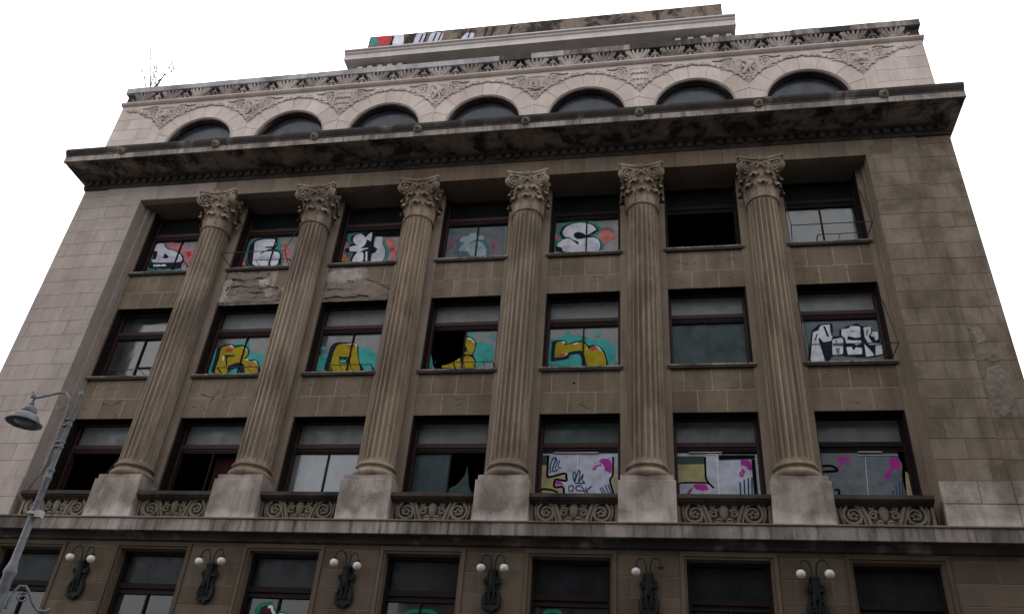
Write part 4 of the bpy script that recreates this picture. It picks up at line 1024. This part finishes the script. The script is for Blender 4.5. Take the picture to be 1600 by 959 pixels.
for row in (1, 2, 3):
    s = SZ[row]
    H = {1: 3.045, 2: 2.904, 3: 2.918}[row]
    tz = {1: 2.01, 2: 1.93, 3: 1.93}[row]
    for i, c in enumerate(BAYS):
        key = '%d,%d' % (row, i)
        mull = not (row == 3 and i in (4, 5, 6)) and key not in ('1,5', '2,5', '2,6', '3,0')
        dark = key in ('3,6', '1,6', '1,5', '1,4')
        fk = (H, tz, mull, dark)
        if fk not in FM: FM[fk] = frame_mesh(*fk)
        w = put('window', FM[fk], BLD, (c, 0, s))
        if row < 3: put('sill', SILL, w, (c, 0, s))
        # transom light
        pane(w, c-1.13, c+1.13, s+tz+.22, s+H-.05, 1.55, {1: 'glass', 2: 'blind', 3: 'blind_dim'}[row] if key not in ('3,4', '2,0') else {'3,4': 'blind_green', '2,0': 'glass_b'}[key])
        lo0, lo1, zt = s+.06, s+tz-.076, tz-.076
        left = right = 'glass'
        if key in ('1,5', '3,0'): left = right = None
        if key == '3,1': left = right = None
        if key == '2,3': left = None
        if key == '3,3': left, right = 'glass_green', None
        if key == '2,5': left = right = 'glass_green'
        if key in ('3,2',): left = right = 'glass_pale'
        if key in ('1,6', '2,0'): left = right = 'glass_b'
        if key in ('1,0', '1,1', '1,2', '1,4', '2,1', '2,2', '2,4', '2,6'): left = right = 'glass_grey'
        if key == '2,3': right = 'glass_grey'
        if left and not (row == 3 and i >= 4):
            pane(w, c-1.13, c-.023 if mull else c-.003, lo0, lo1, 1.55, left)
        if right and not (row == 3 and i >= 4):
            pane(w, c+.023 if mull else c+.003, c+1.13, lo0, lo1, 1.55, right)
        if key == '3,3':
            pane(w, 0, 0, 0, 0, 1.545, 'glass_green', [(.05, 1.51), (.28, 1.64), (.49, 1.93), (.55, 2.26), (.66, 1.6), (.76, 1.4), (.76, .87), (.03, .87)], 'glass_shard')
        if key == '2,3':
            pane(w, 0, 0, 0, 0, 1.55, 'glass_grey', [(c-1.13, s+.06), (c-.4, s+.06), (c-.03, s+.06), (c-.03, s+.62), (c-.2, s+.48), (c-.45, s+.36), (c-.8, s+.33), (c-.97, s+.45), (c-1.1, s+.82), (c-1.13, s+.85)], 'glass_shard')
            b = MB()
            b.tube([(c-.97, 1.54, s+.30), (c-.9, 1.52, s+.42), (c-.86, 1.54, s+.3)], .02, 4); b.build('glass_shard', M['glass_pale'], w)
        if key == '3,1':
            b = MB(); b.prism([(c-.02, s+.08), (c+1.12, s+.08), (c+1.12, s+tz-.08), (c+.0, s+tz-.08)], 1.80, 1.83); b.build('curtain', M['curtain'], w)
        if row == 3 and i >= 4:
            x1 = 1.13 if i != 6 else .96
            b = MB(); b.box(c-1.13, c-.004, 1.502, 1.526, s+.05, s+tz-.085 if i != 5 else s+tz-.085); b.box(c+.004, c+x1, 1.506, 1.530, s+.05, s+tz-.085-(.05 if i == 5 else 0))
            b.build('board', paint('b' if i < 6 else 'c'), w)
        if key in GRAF:
            y = {1: 1.542, 2: 1.542, 3: 1.499}[row]
            if key == '2,3':
                graffiti(GRAF[key][:1], c, s, y, w, 'turquoise paint on the corner shard'); graffiti(GRAF[key][1:2], c, s, y, w, 'yellow paint on the lower shard')
                graffiti(GRAF[key][2:4], c, s, y, w, 'turquoise cloud beside the broken pane'); graffiti(GRAF[key][4:], c, s, y-.006, w, LBL.get(key))
            else: graffiti(GRAF[key], c, s, y, w, LBL.get(key), crisp=key == '2,6')
            if mull:
                b = MB(); b.box(c-.014, c+.014, 1.48, 1.4949, s+.06, s+tz-.08); b.build('mullion', M['wood_dark'], w)
        if key in ('2,0', '2,1', '2,2'): rack(w, c-.30, c+1.15, s+.13)
        if key == '2,3': rack(w, c-.08, c+1.22, s+.13)
        if key == '1,0': rack(w, c-.35, c+1.05, s+.22)
        if key == '1,1': rack(w, c-.5, c+1.24, s+.15)
        if key == '1,6': rack(w, c-.37, c+1.0, s+.12, n=3)
        if key in ('1,1', '1,6', '2,6'): awning(w, c, s)
        if key == '3,0':
            b = MB()
            b.tube([(c-1.22, .95, s+1.75), (c-1.40, .5, s+.2)], .014, 5); b.tube([(c+1.22, .9, s+1.7), (c+1.10, .55, s+.75)], .012, 5)
            b.build('awning_frame', M['iron'], w)
        if key == '2,0':
            b = MB(); b.box(c+.02, c+1.12, 1.51, 1.545, s+.66, s+.70); b.build('glazing_bar', M['wood_dark'], w)
        if key in ('3,4', '3,5', '3,6'):
            b = MB(); b.box(c-.8 if i != 6 else c-.1, c+.55 if i != 5 else c+.15, 1.44, 1.495, s+tz-.10, s+tz-.08); b.build('board_batten', M['concrete'], w)

# lunette windows of the attic
for c in BAYS:
    b = MB(); N = 20; R = R1-.02
    for r0, r1, y0, y1 in ((R-.07, R, .44, .58),):
        for i in range(N):
            a, a2 = pi*i/N, pi*(i+1)/N
            P = [(c+r0*cos(a), AZ+r0*sin(a)), (c+r1*cos(a), AZ+r1*sin(a)), (c+r1*cos(a2), AZ+r1*sin(a2)), (c+r0*cos(a2), AZ+r0*sin(a2))]
            b.prism(P, y0, y1)
    b.box(c-R+.1, c+R-.1, .46, .57, AZ+.22, AZ+.32)
    for s in (-1, 1):
        b.box(c+s*.62-.03, c+s*.62+.03, .46, .57, 14.7, AZ+.22)
        x0, x1 = sorted((c+s*(R-.1), c+s*R)); b.box(x0, x1, .44, .58, 14.56, AZ)
    w = b.build('lunette_window', M['wood_dark'], BLD)
    w['label'] = 'round headed attic window above the cornice'
    P = [(c+(R-.09)*cos(pi*i/N), AZ+.32+(sqrt(max(0, (R-.09)**2))*sin(pi*i/N)-.0)*.78) for i in range(N+1)]
    pane(w, 0, 0, 0, 0, .52, 'glass_dim', P)
    pane(w, c-R+.1, c+R-.1, 14.7, AZ+.22, .53, 'glass_dim')

# ------------------------------------------------------------------ lower storey
YL = -.10
b = MB()
edges = []
b.box(-XO-.1, XO+.1, YL+.012, .55, -1.0, -.80)
for k in range(8):
    x = -14+4*k
    x0, x1 = x-.96, x+.96
    if k == 0: x0 = -XO-.1
    if k == 7: x1 = XO+.1
    b.box(x0, x1, YL+.012, .55, -4.35, -1.0)
b.box(-XO-.1, XO+.1, YL+.012, .55, GZ, -4.35)
lw = b.build('lower_wall', M['mortar_dark'], BLD)
for k in range(8):
    x = -14+4*k
    z = -.80; n = 0
    xa, xb = x-.80, x+.80
    if k == 0: xa = -XO-.1
    if k == 7: xb = XO+.1
    hs = [.13+.02, .52, .53, .53, .53, .53, .53]
    while z > -4.3 and n < 7:
        h = hs[n]; z1 = z-h
        if k in (0, 7):
            xs = [xa+(xb-xa)*t for t in ((0, .33, .66, 1) if n % 2 else (0, .2, .5, .8, 1))]
        else:
            xs = [xa, x, xb] if n % 2 else [xa, x-.43, x+.43, xb]
            if n == 0: xs = [xa, xb]
        for x0, x1 in zip(xs[:-1], xs[1:]):
            block(lw, x0+.013, x1-.013, z1+.013, z-.013, YL+.004+rnd.uniform(-.003, .003), 'lower', d=.05, ch=.004)
        z = z1; n += 1
FM4 = None
for i, c in enumerate(BAYS):
    # stone surround
    b = MB()
    for (t0, t1, y) in ((1.04, 1.10, -.09), (1.10, 1.19, -.135)):
        for s in (-1, 1):
            x0, x1 = sorted((c+s*t0, c+s*t1)); b.box(x0+.001, x1-.001, y, .5, -4.2, -1.0+(t1-1.04))
        b.box(c-t1+.0015, c+t1-.0015, y+.001, .5, -1.0+(t0-1.04)+.001, -1.0+(t1-1.04)-.001)
    b.box(c-1.24, c+1.24, -.22, .5, -4.34, -4.2)
    b.build('window_surround', M['lower'], lw)
    s = -4.2; H = 3.2; W = 1.04
    b = MB()
    for q in (-1, 1):
        x0, x1 = sorted((c+q*(W-.09), c+q*(W-.002))); b.box(x0, x1, .22, .40, s, s+H)
    b.box(c-W+.09, c+W-.09, .23, .40, s+H-.09, s+H); b.box(c-W+.09, c+W-.09, .23, .40, s, s+.07)
    b.extrude_x([(.40, -2.10), (.28, -2.10), (.28, -2.06), (.22, -2.05), (.21, -1.93), (.26, -1.90), (.40, -1.90)], c-W+.09, c+W-.09)
    b.box(c-W+.09, c+W-.09, .27, .39, -2.19, -2.102)
    b.box(c-.025, c+.025, .28, .39, s+.07, -2.19)
    w = b.build('window', M['wood_dark'], BLD)
    pane(w, c-W+.09, c+W-.09, -1.90, s+H-.09, .345, 'glass_dark')
    pane(w, c-W+.09, c-.025, s+.07, -2.19, .345, 'glass'); pane(w, c+.025, c+W-.09, s+.07, -2.19, .345, 'glass')
    key = '4,%d' % i
    if key in GRAF: graffiti(GRAF[key], c, -4.1, .335, w, 'green outlined graffiti at the foot of the pane')
b = MB(); b.box(-15.85, 15.85, 1.3, 1.5, GZ, -.7); b.build('interior_wall', M['room'], BLD)

# ------------------------------------------------------------------ set-back upper storey
b = MB()
b.box(-9.3, 9.3, 9.2, 14.2, 18.95, 28.2)
b.box(-9.2, 9.2, 9.3, 14.0, 28.2, 28.44)
us = b.build('upper_storey', M['facade'], BLD)
b = MB()
b.extrude_x([(6.9, 28.45), (6.5, 28.45), (6.5, 28.82), (6.42, 28.86), (6.40, 28.95), (6.30, 28.98), (6.30, 29.07), (14.2, 29.07), (14.2, 28.45)][::-1], -10.25, 10.75)
b.build('roof_slab', M['concrete'], us)
for x0, x1 in ((-9.65, -6.85), (7.60, 10.65)):
    b = MB(); b.box(x0, x1, 7.0, 9.19, 24.0, 28.448)
    pr = b.build('end_pier', M['facade'], us)
    n = 5
    for k in range(n):
        xx = x0+.25+(x1-x0-.5)*k/(n-1)
        b = MB(); b.box(xx-.14, xx+.14, 6.9, 6.999, 24.0, 28.3); b.build('rib', M['concrete'], us)
b = MB(); b.box(-9.3, 10.2, 7.0, 7.2, 29.071, 30.9)
pw = b.build('parapet', M['soffit'], us)
TG = [('T', [(-9.31, 30.94), (-8.79, 30.9), (-8.53, 30.38), (-9.04, 30.0)]), ('R', [(-9.03, 30.9), (-8.11, 30.9), (-7.91, 30.74), (-8.13, 30.0), (-8.51, 30.1)]),
      ('W', [(-7.89, 30.9), (-7.27, 30.9), (-7.15, 29.9), (-7.82, 29.9)]), ('L', [(-6.63, 29.9), (-6.5, 30.87), (-5.97, 30.82), (-5.96, 29.9)]),
      ('L', [(-5.81, 29.9), (-5.66, 30.78), (-4.91, 30.7), (-5.0, 29.9)]), ('L', [(-3.89, 29.9), (-3.63, 30.46), (-3.11, 30.39), (-3.17, 29.9)])]
b = MB(); cl = []
for k, (cc, P) in enumerate(TG):
    if cc not in cl: cl.append(cc)
    P = chaikin(chaikin(P), .22)
    b.add([(x, 6.99-k*.002, z) for x, z in P], [tuple(range(len(P)))], cl.index(cc))
cl.append('N')
for x in (-6.3, -6.05, -5.5, -5.2, -3.5, -8.0, -2.6, -2.2, -1.2): b.add([(x, 6.97, 30.0), (x+.08, 6.97, 30.0), (x+.2, 6.97, 30.7), (x+.12, 6.97, 30.7)], [(0, 1, 2, 3)], len(cl)-1)
g = b.build('graffiti', [paint(x) for x in cl], us, fix=False); g['label'] = 'red, teal and white graffiti on the roof parapet'

# ------------------------------------------------------------------ wall lanterns
def lantern(c, n, missing=False):
    LB = ['twin globe bronze wall lantern nearest the street lamp', 'twin globe bronze wall lantern, second from the street lamp', 'twin globe bronze wall lantern left of the two central windows',
          'twin globe bronze wall lantern under the fourth pedestal', 'bronze wall lantern with only its left globe left', 'twin globe bronze wall lantern furthest from the street lamp']
    L = thing('wall_lantern', LB[n], 'wall lantern', (c, YL-.01, -2.55), 'wall lanterns between the lower windows')
    y = YL-.02; r = random.Random(n)
    b = MB()
    # cartouche back plate with scrolled leaf edges
    out = [(0, -2.53), (.16, -2.46), (.25, -2.28), (.23, -2.08), (.15, -1.92), (.21, -1.80), (.22, -1.66), (.15, -1.58), (.13, -1.46), (.10, -1.40)]
    poly = [(c+x, z) for x, z in out]+[(c-x, z) for x, z in out[::-1][:-1]]
    b.prism(poly, y-.06, y, ch=.02)
    for s in (-1, 1):
        b.tube([(c+s*x, y-.07, z) for x, z in [(.05, -2.45), (.17, -2.38), (.21, -2.22), (.17, -2.05), (.10, -1.95)]], [.035, .045, .045, .04, .03], 6)
        b.tube([(c+s*px, py, pz) for px, py, pz in spiral(.09, -2.22, .085, .02, -1.0, 1.4, 14, y-.08)], .022, 5)
        b.tube([(c+s*px, py, pz) for px, py, pz in spiral(.16, -1.72, .085, .02, -2.2, -1.4, 14, y-.09)], .035, 5)
        for q in range(9):
            t = q/8
            b.ball((c+s*(.21+.035*sin(6*t)-.06*t), y-.05, -2.38+.75*t), .035, .04, .04, 6)
        b.tube([(c+s*.04, y-.08, -2.3), (c+s*.07, y-.12, -2.0), (c+s*.04, y-.14, -1.7)], [.02, .035, .03], 5)
    b.lathe([(.03, -2.0), (.07, -1.85), (.09, -1.68), (.11, -1.55), (.13, -1.47), (.10, -1.42), (.05, -1.40)], 12, (c, y-.10, 0))
    b.build('bracket', M['bronze'], L, smooth=40)
    for s in (-1, 1):
        b = MB(); e = r.uniform(-.03, .03); f2 = r.uniform(-.04, .04)
        P = [(.05, -1.42), (.055, -1.25), (.09, -1.12+e*.5), (.18+e*.5, -1.05+e), (.27+e, -1.09+e), (.315+e, -1.20+e), (.32+e, -1.28+e)]
        b.tube([(c+s*x, y-.14-(.10+f2)*(i/6), z) for i, (x, z) in enumerate(P)], .019, 6)
        b.lathe([(.02, .05), (.06, .03), (.075, 0), (.07, -.02)], 12, (c+s*(.32+e), y-.24-f2, -1.30+e))
        a = b.build('arm', M['bronze'], L, smooth=50)
        if not (missing and s > 0):
            b = MB(); b.ball((c+s*(.32+e), y-.24-f2, -1.415+e), .115, .115, .11, 18)
            b.build('globe', M['globe'], L, smooth=180)
        else:
            b = MB(); b.tube([(c+.32, y-.24, -1.28), (c+.35, y-.22, -1.34), (c+.30, y-.26, -1.37)], [.03, .04, .02], 6); b.build('socket', M['bronze'], L)
for n, c in enumerate(COLS): lantern(c, n, n == 4)

# ------------------------------------------------------------------ street lamp
px, py = -2.54, -11.16
SL = thing('street_lamp', 'grey street lamp with bell shade on a curved arm at left', 'street lamp', (px, py, GZ-.13))
b = MB()
b.lathe([(.20, GZ-.13), (.20, GZ+.2), (.16, GZ+.3), (.14, GZ+1.2), (.17, GZ+1.25), (0.090, GZ+1.35), (0.084, -5.6), (0.072, -4.92), (0.084, -4.90), (0.088, -4.86), (0.070, -4.80), (0.058, -4.74), (0.053, -4.72), (0.047, -3.52), (0.056, -3.5), (0.056, -3.46), (0.044, -3.44), (0.044, -3.38), (0.055, -3.37), (0.055, -3.34), (0.035, -3.32), (0.030, -2.12), (0.040, -2.10), (0.042, -2.06), (0.026, -2.03), (.0, -2.02)], 16, (px, py, 0))
b.build('pole', M['lamp'], SL, smooth=40)
b = MB()
ap = [(-.10, -3.3), (-.10, -2.6), (-.105, -2.42), (-.13, -2.25), (-.19, -2.12), (-.28, -2.05), (-.38, -2.05), (-.55, -2.09), (-.72, -2.13), (-.80, -2.135)]
b.tube([(px+x, py-.02, z) for x, z in ap], .018, 8)
b.tube([(px+q[0], py-.02, q[2]) for q in spiral(-.26, -2.28, .10, .03, 1.9, 1.2, 16, 0)], .008, 5)
b.ball((px-.83, py-.02, -2.10), .035, .03, .05, 8); b.tube([(px-.84, py-.02, -2.13), (px-.87, py-.02, -2.03)], .028, 8)
b.tube([(px-.80, py-.02, -2.12), (px-.80, py-.02, -2.24)], .02, 8)
b.build('arm', M['lamp'], SL, smooth=50)
for z in (-2.52, -2.62, -2.90, -2.98):
    b = MB(); b.lathe([(.03, z-.012), (.05, z-.012), (.05, z+.012), (.03, z+.012)], 14, (px-.03, py, 0), sx=1.6); b.build('clamp', M['lamp'], SL)
sx_, sz_ = px-.80, -2.56
b = MB()
b.lathe([(.012, .34), (.035, .335), (.04, .31), (.03, .295), (.055, .28), (.10, .255), (.115, .22), (.118, .17), (.105, .155), (.15, .135), (.185, .10), (.205, .055), (.215, .02), (.265, .0), (.268, -.02), (.255, -.025), (.245, -.015), (.19, .02), (.02, .03)], 28, (sx_, py-.02, sz_))
b.build('shade', M['lamp'], SL, smooth=40)
b = MB(); b.lathe([(.15, .018), (.13, -.005), (.07, -.012), (.0, -.014)], 20, (sx_, py-.02, sz_-.012)); b.build('lens', M['lampglass'], SL, smooth=60)
b = MB()
b.box(px+.06, px+.15, py-.05, py+.04, -4.09, -3.99); b.lathe([(.073, -.02), (.08, -.02), (.08, .02), (.073, .02)], 14, (px, py, -4.03))
b.build('junction_box', M['concrete'], SL)
b = MB()
SP = [(.09, -5.35), (.10, -5.15), (.14, -5.03), (.20, -5.02), (.26, -5.10), (.32, -5.22), (.39, -5.30), (.47, -5.30), (.51, -5.26)]
b.tube([(px+x, py+.8*x, z) for x, z in SP], .02, 7)
b.tube([(px+q[0], py+.8*q[0], q[2]) for q in spiral(.21, -5.17, .07, .02, 1.2, 1.3, 16, 0)], .013, 5)
b.build('scroll_bracket', M['lamp'], SL, smooth=50)

# ------------------------------------------------------------------ bare shrub on the coping
SH = thing('bare_shrub', 'leafless shrub growing on the roof edge at top left', 'shrub', (-15.45, .42, 19.44))
def twigs(b, p, d, L, r, depth, R):
    n = 4; P = [p]; q = Vector(p); dd = Vector(d)
    for i in range(n):
        dd = (dd+Vector((R.uniform(-.18, .18), R.uniform(-.18, .18), R.uniform(-.02, .16)))).normalized()
        q = q+dd*(L/n); P.append(tuple(q))
    b.tube(P, [r*(1-.55*i/n) for i in range(n+1)], 4)
    if depth:
        for k in range(R.choice([2, 3, 3])):
            t = R.randint(1, n)
            nd = (dd+Vector((R.uniform(-.9, .9), R.uniform(-.6, .6), R.uniform(-.1, .6)))).normalized()
            twigs(b, P[t], nd, L*R.uniform(.45, .7), max(.009, r*.6), depth-1, R)
R = random.Random(11)
for k, (dx, L) in enumerate(((-.30, 3.0), (-.15, 2.2), (.05, 1.8), (.32, 1.9), (-.6, 1.9), (.5, 1.5), (-.2, 2.6), (.18, 2.0))):
    b = MB(); twigs(b, (-15.45+dx*.12, .42, 19.40), (dx, R.uniform(-.2, .2), 1.0), L, .030, 2, R)
    b.build('branch', M['bark'], SH)

# ------------------------------------------------------------------ unseen building behind the viewer, added to shade the lower storeys
OB = thing('unseen_shade_building', 'plain grey rendered building behind the viewer, unseen, added to shade the lower storeys', 'building', (16, -26, GZ))
OX0, OX1, OY, OT = -9.0, 48.0, -26.0, 15.0
b = MB(); b.box(OX0, OX1, OY-12, OY, GZ, OT); b.build('wall', M['opposite'], OB)
b = MB(); b.box(OX0-.3, OX1+.3, OY-12.3, OY+.5, OT+.002, OT+.5); b.build('roof', M['lead'], OB)
wb = MB(); wb.box(-.75, .75, OY+.002, OY+.08, 0, 2.1); wb2 = MB(); wb2.box(-.65, .65, OY+.081, OY+.09, .1, 2.0)
wme, pme2 = wb.mesh('window', [M['concrete']]), wb2.mesh('pane', [M['glass']])
fixn(wme); fixn(pme2)
for r in range(5):
    for k in range(16):
        x, z = OX0+2.2+k*3.4, -7.9+r*4.0
        w = put('window', wme, OB, (x, 0, z)); put('pane', pme2, w, (x, 0, z))
